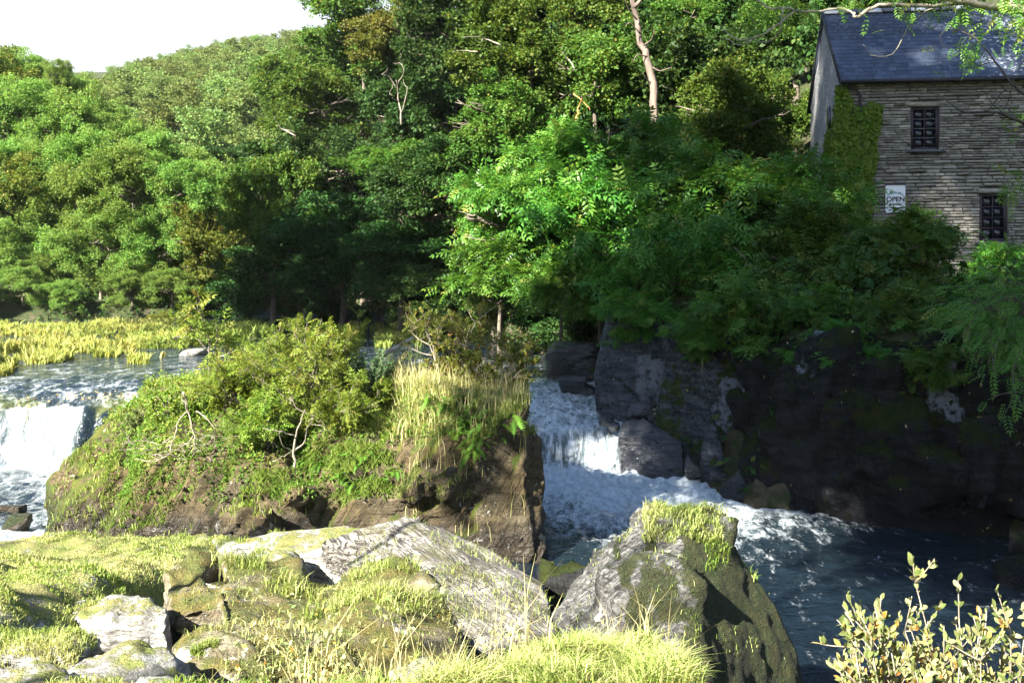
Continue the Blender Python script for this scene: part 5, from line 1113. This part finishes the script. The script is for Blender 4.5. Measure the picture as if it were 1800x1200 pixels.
# ------------------------------------------------------------------ reeds in the upper river
reeds = Acc(); bars = []
def reed_bed(px0, px1, py0, py1, n, hmax, dens_seed, tint=0.6):
    rng = np.random.default_rng(dens_seed); px = rng.uniform(px0, px1, n); py = rng.uniform(py0, py1, n); Y = (CZ - 1.6) * F_PX / (py - HY); X = (px - CX) / F_PX * Y
    p = np.stack([X, Y, np.full(n, 1.55)], 1); k = fbm(p * np.array([0.7, 0.35, 1]), 4, dens_seed) > 0.02; p = p[k]; m = len(p)
    tn = np.clip(tint + 0.5 * fbm(p * 0.35, 3, 51) + 0.12 * rng.normal(size=m), 0, 1); h = hmax * (0.30 + 0.70 * rng.random(m)) * (0.75 + 0.7 * fbm(p * 0.9, 3, 52))
    reeds.add(*blades_geo(rng, p, h, 0.0016 * p[:, 1] * 0.55 * (0.6 + 0.8 * rng.random(m)), 0.5, tn))
for a in [(-60, 130, 574, 592, 9000, 0.75, 61, .50), (130, 300, 572, 590, 8000, 0.8, 62, .50), (60, 170, 592, 618, 5000, 0.75, 63, .55), (-40, 190, 616, 640, 11000, 0.8, 64, .50), (-60, 30, 640, 660, 4500, 0.75, 65, .55),
          (180, 300, 590, 612, 6500, 0.6, 66, .5), (165, 235, 606, 628, 2600, 0.7, 67, .5), (225, 330, 592, 612, 5000, 0.55, 68, .3), (300, 420, 578, 608, 6500, 0.7, 69, .25), (330, 480, 574, 592, 6000, 0.8, 70, .25),
          (225, 262, 630, 640, 500, 0.6, 71, .65), (275, 300, 620, 628, 300, 0.6, 72, .65), (590, 760, 578, 596, 6500, 0.8, 73, .2), (380, 440, 590, 625, 2500, 0.6, 74, .3), (660, 740, 596, 612, 2500, 0.6, 75, .2)]: reed_bed(*a)
tag(reeds.build('reeds', M['reed']), kind='stuff')
for lb, px, py, Y, rp, kd in [('dry brown bush at the back of the reed bed', 285, 560, 62, 26, 'brown'), ('low green bush beside the dry brown bush in the reeds', 345, 572, 55, 22, 'left')]:
    tree('reed_bush', lb, px, py, rp, Y, kd, 0.6, base=1.55)
for lb, Y, ln in [('bleached forked driftwood branch in the green reeds', 41.5, [[(304, 596), (318, 590), (342, 597)], [(312, 592), (322, 580), (330, 590)], [(306, 596), (310, 588)]]), ('bare branch lying in the shallows right of the sapling', 36, [[(380, 630), (410, 618), (425, 610)], [(395, 622), (380, 612)]])]:
    bare('driftwood', lb, Y, ln, 0.06, 'drift', cat='driftwood')
mb = MB(); o0 = P(520, 628, 30); o0 = P(690, 608, 20.6); lg = thing('driftwood_plank', 'weathered pole lying across the back of the island beside the gorse', 'driftwood', o0)
limb(mb, np.array([P(672, 625, 20.2), P(700, 608, 20.6), P(725, 594, 21)]) - o0, 0.045, 0.03, 6); mb.build('pole', M['drift'], lg)

# ------------------------------------------------------------------ plants of the island
def top_z(x, y, objs):
    best = -9
    for o in objs:
        ok, hit, nn, _ = o.ray_cast(Vector((x, y, 30)) - o.location, Vector((0, 0, -1)))
        if ok: best = max(best, hit.z + o.location.z)
    return best
bpy.context.view_layer.update()
def on(px, py, Y, objs=(island,)):
    p = P(px, py, Y); z = top_z(p[0], p[1], objs); p[2] = z if z > -5 else p[2]; return p
def grow(mb, tips, rng, p, d, L, r, depth, bend=0.25, upw=0.15, split=3, shrink=0.62):
    n = 5; q = [np.array(p, float)]; d = nrm(np.array(d, float))
    for i in range(n - 1):
        d = nrm(d + rng.normal(size=3) * bend * 0.5 + np.array([0, 0, upw * 0.4])); q.append(q[-1] + d * L / (n - 1))
    q = np.array(q); mb.tube(q, np.linspace(r, r * 0.6, n), 5 if r > 0.008 else 4, cap=False)
    if depth == 0:
        tips.append((q, d)); return
    for k in range(split):
        i = n - 1 if k == 0 else rng.integers(2, n); dd = nrm(d + rng.normal(size=3) * (0.35 if k == 0 else 0.75))
        grow(mb, tips, rng, q[i], dd, L * shrink * (0.8 + 0.4 * rng.random()), r * 0.6, depth - 1, bend, upw, split, shrink)
def shrub(name, label, cat, base, seed, H, stems, depth, leafL, mat, frond=False, per=8, bark='bark', spread=0.8, upw=0.15, r0=0.02, tint=0.5, wid=0.5, split=3, aim=(0, 0, 0), bend=0.25):
    rng = np.random.default_rng(seed); base = np.array(base, float); t = thing(name, label, cat, base); mb = MB(); tips = []
    for k in range(stems):
        d = np.array([rng.normal() * spread, rng.normal() * spread, 1.0]) + np.array(aim); grow(mb, tips, rng, np.zeros(3) + rng.normal(size=3) * [0.06, 0.06, 0], d, H * 0.42 * (0.8 + 0.4 * rng.random()), r0, depth, bend, upw, split)
    mb.build('stems', M[bark], t); Pl, Al, Nl = [], [], []
    for q, d in tips:
        for i in range(per):
            s_ = rng.random() * (len(q) - 1); j = int(s_); b = q[j] + (q[min(j + 1, len(q) - 1)] - q[j]) * (s_ - j); dv = nrm(q[-1] - q[0])
            Pl.append(b); Al.append(dv * 0.6 + rng.normal(size=3) * 0.75 + [0, 0, 0.1]); Nl.append(rng.normal(size=3) * 0.5 + [0, -0.1, 1.0])
    if Pl:
        Pl, Al, Nl = map(np.array, (Pl, Al, Nl)); n = len(Pl); tn = np.clip(tint + 0.22 * rng.normal(size=n), 0, 1); l = leafL * (0.65 + 0.6 * rng.random(n))
        V, Fq, T = fronds_geo(Pl, Al, nrm(Nl), l, tn, 4) if frond else leaves_geo(Pl, Al, nrm(Nl), l, l * wid, tn)
        link('leaves', mesh_of('leaves', V, Fq, M[mat], False, tint=T), t)
    return t
shrub('rowan_bush', 'leafy yellow green rowan bush on the left half of the rock island', 'bush', on(520, 740, 18.0), 3, 2.05, 10, 3, 0.20, 'leaf_bush', True, 7, 'bark_pale', 0.45, 0.15, 0.022, 0.5)
shrub('rowan_bush', 'lower leafy bush spreading down the face of the rock island', 'bush', on(470, 770, 17.5), 4, 1.0, 8, 3, 0.17, 'leaf_bush', True, 6, 'bark_pale', 0.9, 0.05, 0.016, 0.42)
shrub('rowan_bush', 'leafy bush behind the rowan nearest the gorse', 'bush', on(580, 700, 19.2), 5, 1.55, 6, 3, 0.19, 'leaf_bush', True, 6, 'bark_pale', 0.35, 0.2, 0.02, 0.48)
shrub('green_bush', 'green leafed bush beside the bare white stems on the rock', 'bush', on(400, 735, 18.6), 6, 0.95, 8, 3, 0.085, 'leaf_bush', False, 13, 'bark', 0.8, 0.1, 0.014, 0.35, 0.6)
shrub('rowan_sapling', 'slender young rowan rising alone in front of the shallows', 'tree', on(370, 700, 20.0), 7, 2.1, 1, 2, 0.30, 'leaf_bush', True, 6, 'bark_pale', 0.05, 0.4, 0.022, 0.6, split=4, bend=0.12)
shrub('rowan_sapling', 'small rowan shoot right of the slender young rowan', 'tree', on(415, 690, 20.4), 17, 1.0, 2, 2, 0.24, 'leaf_bush', True, 6, 'bark_pale', 0.35, 0.2, 0.016, 0.55, split=3)
shrub('bramble_bush', 'tall straggly bush with red tinted tips at the back of the island', 'bush', on(790, 640, 19.2), 8, 1.9, 5, 3, 0.15, 'leaf_brown', True, 5, 'twig', 0.35, 0.25, 0.018, 0.40)
shrub('bramble_bush', 'brown leaved bramble reaching out over the right channel', 'bush', on(875, 680, 18.2), 9, 1.15, 8, 3, 0.085, 'leaf_brown', False, 9, 'twig', 0.7, 0.0, 0.012, 0.55, 0.55, aim=(0.7, 0, 0))
shrub('bramble_bush', 'brown bramble thicket behind the tall island grass', 'bush', on(820, 660, 19.0), 10, 1.1, 9, 3, 0.075, 'leaf_brown', False, 10, 'twig', 0.8, 0.1, 0.012, 0.5, 0.55)
shrub('low_bramble', 'trailing leafy bramble on the left shoulder of the island', 'bush', on(300, 745, 19.0), 11, 0.75, 14, 3, 0.062, 'leaf_bush', False, 14, 'twig', 1.2, -0.1, 0.010, 0.5, 0.55)
shrub('low_bramble', 'small grey green bush near the left tip of the island', 'bush', on(255, 740, 19.6), 12, 0.6, 9, 3, 0.055, 'leaf_willow', False, 11, 'twig', 1.0, 0.0, 0.009, 0.3, 0.5)
shrub('rowan_bush', 'bright leafy bush at the left end of the rowan clump', 'bush', on(440, 725, 18.6), 23, 1.35, 8, 3, 0.19, 'leaf_bush', True, 7, 'bark_pale', 0.5, 0.15, 0.018, 0.55)
shrub('rowan_bush', 'leafy bush hanging over the middle of the island face', 'bush', on(600, 760, 17.4), 24, 0.8, 9, 3, 0.15, 'leaf_bush', True, 6, 'bark_pale', 1.0, 0.0, 0.013, 0.40, aim=(0, -0.5, 0))
shrub('green_bush', 'small dense bush at the foot of the gorse', 'bush', on(655, 735, 17.8), 25, 0.6, 9, 3, 0.07, 'leaf_bush', False, 12, 'bark', 0.9, 0.0, 0.010, 0.35, 0.6)
# gorse: upright needle plumes
gb = on(640, 690, 18.6); gt_ = thing('gorse_bush', 'blue green spiky gorse bush on top of the island', 'bush', gb); rng = np.random.default_rng(14); Pg, Ag = [], []; mb = MB()
for k in range(42):
    a = rng.normal(size=2) * 0.24; h = 0.95 * (0.55 + 0.5 * rng.random()); tip = np.array([a[0] * 1.25, a[1] * 1.25, h]); b = np.array([a[0] * .4, a[1] * .4, 0]); mb.tube(np.array([b, (b + tip) / 2 + [0, 0, .04], tip]), [0.008, 0.006, 0.003], 4)
    for i in range(110):
        s_ = rng.random() ** 0.7; Pg.append(b + (tip - b) * s_); Ag.append(np.array([rng.normal(), rng.normal(), 0.9]))
mb.build('stems', M['bark'], gt_); Pg, Ag = np.array(Pg), np.array(Ag); V, Fq, T = leaves_geo(Pg, Ag, nrm(rng.normal(size=Pg.shape)), 0.075, 0.014, rng.random(len(Pg))); link('needles', mesh_of('needles', V, Fq, M['leaf_gorse'], False, tint=T), gt_)
# bare drooping bush on the left shoulder
Yd = 17.4; o0 = P(300, 690, Yd); o0 = on(302, 705, 18.3); dz = thing('bare_bush', 'leafless bush with drooping white stems on the left shoulder of the island', 'bush', o0); mb = MB()
for k, (ln, r0) in enumerate([([(322, 690), (330, 712), (332, 735), (342, 760), (342, 800)], 0.028), ([(332, 722), (312, 740), (308, 770), (296, 800), (270, 812), (236, 806)], 0.022), ([(345, 722), (365, 735), (378, 755), (380, 775)], 0.022),
    ([(308, 765), (280, 782), (262, 775), (240, 786)], 0.012), ([(340, 768), (322, 785), (300, 780), (275, 790)], 0.012), ([(342, 780), (330, 792), (312, 790)], 0.010), ([(378, 765), (362, 782), (345, 780)], 0.010), ([(378, 746), (400, 748), (425, 748)], 0.010), ([(425, 748), (430, 735), (410, 725)], 0.008), ([(296, 800), (262, 800), (235, 795)], 0.009), ([(240, 786), (225, 770), (222, 755)], 0.008), ([(330, 712), (318, 700), (322, 685)], 0.012)]):
    limb(mb, np.array([P(x, y, Yd - 0.35 + 0.18 * math.sin(i * 1.3 + k)) for i, (x, y) in enumerate(ln)]) - o0, r0 * 0.62, r0 * 0.22, 5, 0.013, k)
rng = np.random.default_rng(21)
for k in range(70):
    b = P(rng.uniform(225, 390), rng.uniform(765, 812), Yd - 0.4) - o0; d = np.array([rng.normal() * .2, -0.06, rng.normal() * .10]); mb.tube(np.array([b, b + d * .5 + [0, 0, .03], b + d]), [0.005, 0.004, 0.002], 4, cap=False)
mb.build('stems', M['twig'], dz)
Yt = 16.9; o0 = P(518, 820, Yt); wt = thing('crooked_stem', 'crooked pale trunk growing from a cleft in the island face', 'tree', o0); mb = MB()
for k, (ln, r0) in enumerate([([(518, 822), (518, 800), (517, 770), (528, 745), (535, 720)], 0.035), ([(518, 792), (535, 780), (540, 758), (548, 735)], 0.022), ([(516, 793), (498, 785), (490, 765), (495, 755)], 0.012), ([(517, 765), (490, 756), (462, 754)], 0.012), ([(480, 812), (500, 800), (520, 788)], 0.012)]):
    limb(mb, np.array([P(x, y, Yt + 0.1 * math.sin(i + k)) for i, (x, y) in enumerate(ln)]) - o0, r0 * 0.75, r0 * 0.3, 6, 0.010, k)
mb.build('trunk', M['bark_pale'], wt)

# grass, ferns and ground cover of the island
gr = Acc(); rng = np.random.default_rng(31)
def pxpy(p): return CX + p[:, 0] / p[:, 1] * F_PX, HY + (CZ - p[:, 2]) / p[:, 1] * F_PX
def cond_px(x0, x1, y0=0, y1=2000):
    def f(c, nn):
        a, b = pxpy(c); return ((a > x0) & (a < x1) & (b > y0) & (b < y1)).astype(float)
    return f
p, nn = scatter_on(island, 30000, 41, 0.40, cond_px(640, 940, 0, 765)); k = tufted(rng, p, 1.3, 5, -0.35); p = p[k]; m = len(p)
tn = np.clip(0.55 + 0.35 * fbm(p * 0.9, 3, 53) + 0.15 * rng.normal(size=m), 0, 1); gr.add(*blades_geo(rng, p, 0.20 * (0.5 + 0.7 * rng.random(m)), 0.0075, 0.8, tn, np.array([0.1, -0.5, -0.1])))
p, nn = scatter_on(island, 1800, 42, 0.6, cond_px(690, 930)); m = len(p); gr.add(*blades_geo(rng, p, 0.50 * (0.5 + 0.6 * rng.random(m)), 0.006, 0.30, np.clip(0.9 + 0.1 * rng.normal(size=m), 0, 1)))
p, nn = scatter_on(island, 12000, 43, 0.35, cond_px(60, 660)); k = tufted(rng, p, 1.1, 6, 0.0); p = p[k]; m = len(p); gr.add(*blades_geo(rng, p, 0.20 * (0.5 + 0.7 * rng.random(m)), 0.0075, 0.8, np.clip(0.35 + 0.3 * fbm(p, 3, 54) + 0.12 * rng.normal(size=m), 0, 1), np.array([0, -0.5, -0.2])))
p, nn = scatter_on(island, 9000, 44, -0.15, lambda c, n_: cond_px(420, 690, 730, 900)(c, n_) * (n_[:, 1] < -0.2)); k = tufted(rng, p, 1.5, 7, 0.05); p = p[k]; m = len(p); gr.add(*blades_geo(rng, p, 0.20 * (0.5 + 0.7 * rng.random(m)), 0.008, 1.2, np.clip(0.25 + 0.12 * rng.normal(size=m), 0, 1), np.array([0, -1.0, -0.5])))
p, nn = scatter_on(island, 6000, 45, -0.2, cond_px(180, 300, 780, 930)); k = tufted(rng, p, 1.5, 8, -0.1); p = p[k]; m = len(p); gr.add(*blades_geo(rng, p, 0.12 * (0.5 + 0.7 * rng.random(m)), 0.008, 1.2, np.clip(0.15 + 0.12 * rng.normal(size=m), 0, 1), np.array([0, -1.0, -0.5])))
p, nn = scatter_on(island, 1500, 46, -0.2, cond_px(700, 830, 840, 880)); m = len(p); gr.add(*blades_geo(rng, p, 0.18 * (0.5 + 0.7 * rng.random(m)), 0.007, 1.0, np.clip(0.5 + 0.2 * rng.normal(size=m), 0, 1), np.array([0, -1.0, -0.4])))
tag(gr.build('island_grass', M['grass']), kind='stuff')
lf, nn = scatter_on(island, 22000, 47, -0.2, lambda c, n_: cond_px(210, 900, 700, 880)(c, n_) * (1 - cond_px(690, 2000, 775, 3000)(c, n_))); lf = lf + nn * (0.02 + 0.10 * rng.random((len(lf), 1))); k = tufted(rng, lf, 1.2, 11, -0.2); lf = lf[k]
leafy_mass('ground_cover', lf, 0.055, 'leaf_fern', 48, W=0.6, tint=0.4)
lf, nn = scatter_on(island, 9000, 49, 0.2, cond_px(150, 470, 640, 830)); lf = lf + [0, 0, 1] * (0.02 + 0.16 * rng.random((len(lf), 1))); k = tufted(rng, lf, 1.2, 12, -0.1); lf = lf[k]
leafy_mass('low_leaves', lf, 0.06, 'leaf_bush', 50, W=0.55, tint=0.5)
# polypody ferns over the right lip: every frond a part of its fern
def frond_mesh():
    n = 12; t = np.linspace(0.0, 1, n); mid = np.stack([t * 0, t, 0.16 * np.sin(t * 2.2) - 0.34 * t * t], 1); V = list(mid); F_ = []
    for i in range(n - 1):
        w_ = 0.17 * math.sin(min(1, t[i] * 0.95 + 0.14) * math.pi) ** 0.7 + 0.015; c_ = (mid[i] + mid[i + 1]) / 2
        for sgn in (-1, 1):
            V.append(c_ + np.array([sgn * w_, w_ * 0.35, -w_ * 0.2])); F_.append([i, i + 1, len(V) - 1] if sgn < 0 else [i + 1, i, len(V) - 1])
    return mesh_of('frond', np.array(V), np.array(F_), M['leaf_fern'], False, tint=np.full(len(V), .5))
FR = frond_mesh(); rf2 = random.Random(6)
fern_spots = sorted([(760, 700), (790, 715), (820, 700), (845, 712), (870, 695), (895, 708), (915, 690), (810, 735), (840, 745), (872, 730), (900, 735), (850, 770), (835, 790), (800, 760)]) + sorted([(640, 800), (690, 830), (610, 840), (560, 815)], reverse=True)
for k, (px, py) in enumerate(fern_spots):
    best = None
    p0 = P(px, py, 1.0); o_ = np.array([0, 0, CZ]); d_ = nrm(p0 - o_); ok, hit, nn_, _ = island.ray_cast(Vector(o_) - island.location, Vector(d_))
    if not ok: continue
    b = np.array(hit) + np.array(island.location); low_ = k > 13
    f_ = thing('fern', 'small bright fern in a cleft of the island face, {} from the right'.format(ORD[k - 14]) if low_ else 'fern hanging over the right lip of the island, {} from the left'.format(ORD[k]), 'fern', b, 0, 'ferns in the cleft of the island' if low_ else 'ferns along the island lip')
    for j in range(11):
        fo_ = link('frond', FR, f_); an = rf2.gauss(math.pi, 0.95); fo_.rotation_euler = (rf2.uniform(-0.55, 0.35), rf2.gauss(0, .25), an); s_ = rf2.uniform(0.24, 0.42) * (0.75 if low_ else 1); fo_.scale = (s_, s_, s_); fo_.location = (rf2.gauss(0, .09), rf2.gauss(-0.02, .03), rf2.gauss(0, .07))

# ------------------------------------------------------------------ foreground grass
gf = Acc(); rng = np.random.default_rng(61)
def turf(n, x0, x1, y0, y1, h, seed, thr, tint, w_=0.0026, bend=0.9):
    rng = np.random.default_rng(seed); x = rng.uniform(x0, x1, n); y = np.exp(rng.uniform(math.log(y0), math.log(y1), n)); k0 = np.abs(x) < 0.62 * y + 0.4; x, y = x[k0], y[k0]; z = fg_h(x, y)
    p = np.stack([x, y, z], 1); f = fbm(p * 1.1, 4, 81); k = (f > thr) & ~((np.abs(p[:, 0] + 1.35) < 1.0) & (np.abs(p[:, 1] - 6.3) < 1.7) & (fbm(p * 2.3, 3, 87) < 0.12)); p = p[k]; m = len(p); f = f[k]; c = fbm(p * 5.0, 2, 83)
    tn = np.clip(tint + 0.55 * fbm(p * 0.9, 4, 82) + 0.16 * rng.normal(size=m) + 0.45 * (rng.random(m) < 0.10), 0, 1)
    gf.add(*blades_geo(rng, p, h * (0.4 + 0.7 * rng.random(m)) * (0.75 + 0.6 * c) * (0.6 + 0.6 * sstep(thr, thr + 0.3, f)), w_ * (0.5 + 0.13 * p[:, 1]), bend, tn, 0.6 * np.stack([c, np.roll(c, 1), c * 0], 1)))
turf(240000, -6.5, 0.9, 3.3, 12.2, 0.045, 62, -0.30, 0.50, 0.0024)
turf(90000, -6.5, 0.9, 3.3, 12.2, 0.10, 67, 0.06, 0.42)
turf(15000, -0.35, 0.72, 3.9, 5.0, 0.13, 63, -0.9, 0.55)
turf(4000, -6, 0.6, 3.6, 11, 0.2, 64, 0.0, 0.9, 0.0018, 0.5)
for o, n_, cnd, h, tt in ((boulder, 5200, cond_px(1130, 1290, 880, 955), 0.085, 0.55), (boulder, 1700, cond_px(1240, 1350, 950, 1020), 0.08, 0.2), (outc, 3600, cond_px(560, 800, 960, 1080), 0.12, 0.5), (outc, 2600, cond_px(370, 560, 960, 1090), 0.13, 0.5), (outc, 1200, cond_px(380, 820, 1080, 1200), 0.10, 0.7)):
    p, nn = scatter_on(o, n_, 65 + n_, 0.38, cnd); k = tufted(rng, p, 3.0, 13, 0.02); p = p[k]; m = len(p)
    gf.add(*blades_geo(rng, p, h * (0.25 + 1.2 * rng.random(m) ** 2), 0.0034, 0.9, np.clip(tt + 0.35 * fbm(p * 2, 2, 84) + 0.15 * rng.normal(size=m), 0, 1), np.array([0.3, -0.3, -0.1])))
for o in [q for q in bpy.data.objects if q.name.startswith(('pale_rock', 'lichen_rock', 'pale_slab', 'ridge_rock', 'mossy_outcrop', 'mossy_boulder'))]:
    p, nn = scatter_on(o, 2600, 71, 0.55); k = tufted(rng, p, 2.4, 15, 0.10); p = p[k]; m = len(p)
    gf.add(*blades_geo(rng, p, 0.05 * (0.3 + 1.0 * rng.random(m)), 0.0026, 0.9, np.clip(0.5 + 0.35 * fbm(p * 2, 2, 86) + 0.15 * rng.normal(size=m), 0, 1)))
tag(gf.build('grass', M['grass']), kind='stuff')
# dry stalks and small leafy herbs at the bottom edge
ds = Acc(); 
for (px0, px1, n_, h0, h1) in ((520, 800, 150, 0.3, 0.75), (700, 960, 60, 0.2, 0.6), (1040, 1200, 70, 0.15, 0.42), (320, 380, 16, 0.1, 0.25), (1210, 1330, 40, 0.2, 0.4)):
    x = rng.uniform(px0, px1, n_); Y = rng.uniform(4.4, 5.4, n_) if px0 < 1000 else rng.uniform(4.8, 5.6, n_); X = (x - CX) / F_PX * Y; p = np.stack([X, Y, fg_h(X, Y)], 1); ds.add(*blades_geo(rng, p, rng.uniform(h0, h1, n_), 0.0032, 0.5, np.clip(0.95 + 0.05 * rng.normal(size=n_), 0, 1)))
tag(ds.build('dry_grass', M['grass']), kind='stuff')
x = rng.uniform(-1.4, 0.25, 9000); y = rng.uniform(4.1, 6.2, 9000); z = np.array(fg_h(x, y)); hp = rng.random(9000); k = fbm(np.stack([x, y, y * 0], 1) * 2.0, 3, 85) > 0.17
leafy_mass('herbs', np.stack([x, y, z + 0.02 + 0.42 * hp], 1)[k], 0.026, 'leaf_willow', 66, W=0.5, tint=0.6)

# ------------------------------------------------------------------ willow bush, bottom right: its large leaves are parts
wb = np.array([2.45, 4.75, fg_h(np.array([2.45]), np.array([4.75]))[0]]); ww = thing('willow_bush', 'open sunlit bush with pale oval leaves in the bottom right corner', 'bush', wb); mb = MB(); rng = np.random.default_rng(91); tips = []
targets = [(1610, 985), (1520, 1065), (1560, 1010), (1475, 1130), (1590, 1060), (1655, 1060), (1730, 1030), (1720, 1075), (1770, 1060), (1800, 1080), (1640, 1110), (1545, 1120), (1500, 1160), (1690, 1120), (1760, 1110), (1830, 1060), (1580, 1150), (1620, 1165), (1720, 1160), (1790, 1150), (1850, 1110), (1480, 1190), (1680, 1060), (1560, 1085)]
def leafy(q, n_, end=0.35):
    for i in range(n_):
        s_ = end + (1 - end) * rng.random(); j = s_ * (len(q) - 1); a = int(min(j, len(q) - 2)); b = q[a] + (q[a + 1] - q[a]) * (j - a); tips.append((b, nrm(q[a + 1] - q[a])))
rw = random.Random(8); targets += [(rw.uniform(1490, 1860), rw.uniform(1060, 1200)) for _ in range(46)]
targets = [t_ for t_ in targets if t_[1] > np.interp(t_[0], [1470, 1520, 1610, 1660, 1740, 1800], [1120, 1040, 980, 1060, 1015, 1040]) - 1]
for px, py in targets:
    e = P(px, py + 42, 4.72 + rng.normal() * 0.22) - wb; u = np.linspace(0, 1, 8)[:, None]; b0 = rng.normal(size=3) * [0.10, 0.10, 0]; side = np.array([e[0] * 0.35, 0, -abs(e[0]) * 0.12])
    q = b0 + (e - b0) * u + side * np.sin(u * math.pi) * 0.6 + rng.normal(size=(8, 3)) * 0.012; mb.tube(q, np.linspace(0.0085, 0.0022, 8), 5); leafy(q, 20, 0.5)
    for k in range(6):
        i = rng.integers(3, 8); dd = nrm(nrm(q[7] - q[5]) + rng.normal(size=3) * 0.75 + [0, 0, 0.35]); L_ = rng.uniform(0.07, 0.20); q2 = q[i] + dd * L_ * np.linspace(0, 1, 4)[:, None] + [0, 0, 0.02] * np.linspace(0, 1, 4)[:, None] ** 2; mb.tube(q2, np.linspace(0.004, 0.0018, 4), 4); leafy(q2, 10, 0.2)
mb.build('stems', M['twig'], ww)
def oval_leaf(name, t_):
    V = [(0, 0, 0)]; pr = [(0.18, 0.13), (0.45, 0.23), (0.75, 0.18)]
    for y_, w_ in pr: V += [(-w_, y_, 0.05), (0, y_, 0.0), (w_, y_, 0.05)]
    V.append((0, 1, -0.08)); F_ = [[0, 2, 1, 1], [0, 3, 2, 2]]
    F_ = [[0, 2, 1], [0, 3, 2]]
    for r_ in range(2):
        a = 1 + r_ * 3
        for s_ in (0, 1): F_ += [[a + s_, a + s_ + 1, a + s_ + 4], [a + s_, a + s_ + 4, a + s_ + 3]]
    F_ += [[7, 8, 10], [8, 9, 10]]
    return np.array(V, float), np.array(F_), t_
LV, LF, _ = oval_leaf('leaf', .5); LM = [mesh_of('leaf', LV, LF, M['leaf_willow'], True, tint=np.full(len(LV), t_)) for t_ in (0.05, 0.25, 0.4, 0.5, 0.6, 0.7, 0.8, 0.93)]
order = list(range(len(tips))); random.Random(3).shuffle(order); rest = MB.__new__(MB); rest.__init__()
for ci, i in enumerate(order):
    b, d = tips[i]; ax = nrm(d * 0.55 + rng.normal(size=3) * 0.65 + [0, 0, 0.45]); nr = rng.normal(size=3) * 0.6 + [-0.3, -0.6, 0.6]; xa = nrm(np.cross(ax, nr)); za = np.cross(xa, ax); sz = 0.042 * (0.6 + 0.7 * rng.random())
    if ci < 300:
        o = link('leaf', LM[int(rng.integers(0, 8))], ww); mt = Matrix.Identity(4)
        for r_ in range(3): mt[r_][0], mt[r_][1], mt[r_][2], mt[r_][3] = xa[r_] * sz, ax[r_] * sz, za[r_] * sz, b[r_]
        o.matrix_basis = mt
    else:
        rest.add((LV[:, :1] * xa + LV[:, 1:2] * ax + LV[:, 2:] * za) * sz + b, LF, rng.random())
tag(rest.build('foliage', M['leaf_willow'], ww, True), kind='stuff')

# ------------------------------------------------------------------ thin summer haze in the valley air
hz = bpy.data.materials.new('haze'); hz.use_nodes = True; ht = hz.node_tree; ht.nodes.clear(); ho = ht.nodes.new('ShaderNodeOutputMaterial'); hv = ht.nodes.new('ShaderNodeVolumePrincipled')
hv.inputs['Color'].default_value = (0.92, 0.97, 1.0, 1); hv.inputs['Density'].default_value = 0.00008; ht.links.new(hv.outputs[0], ho.inputs['Volume'])
b_ = MB(); zt_ = 150.0; b_.box((-45, 230, (zt_ - 6) / 2), (790, 620, zt_ + 6)); tag(b_.build('haze', hz), kind='stuff')
print('terrain top', max(v.co.z for v in bpy.data.objects['terrain'].data.vertices))
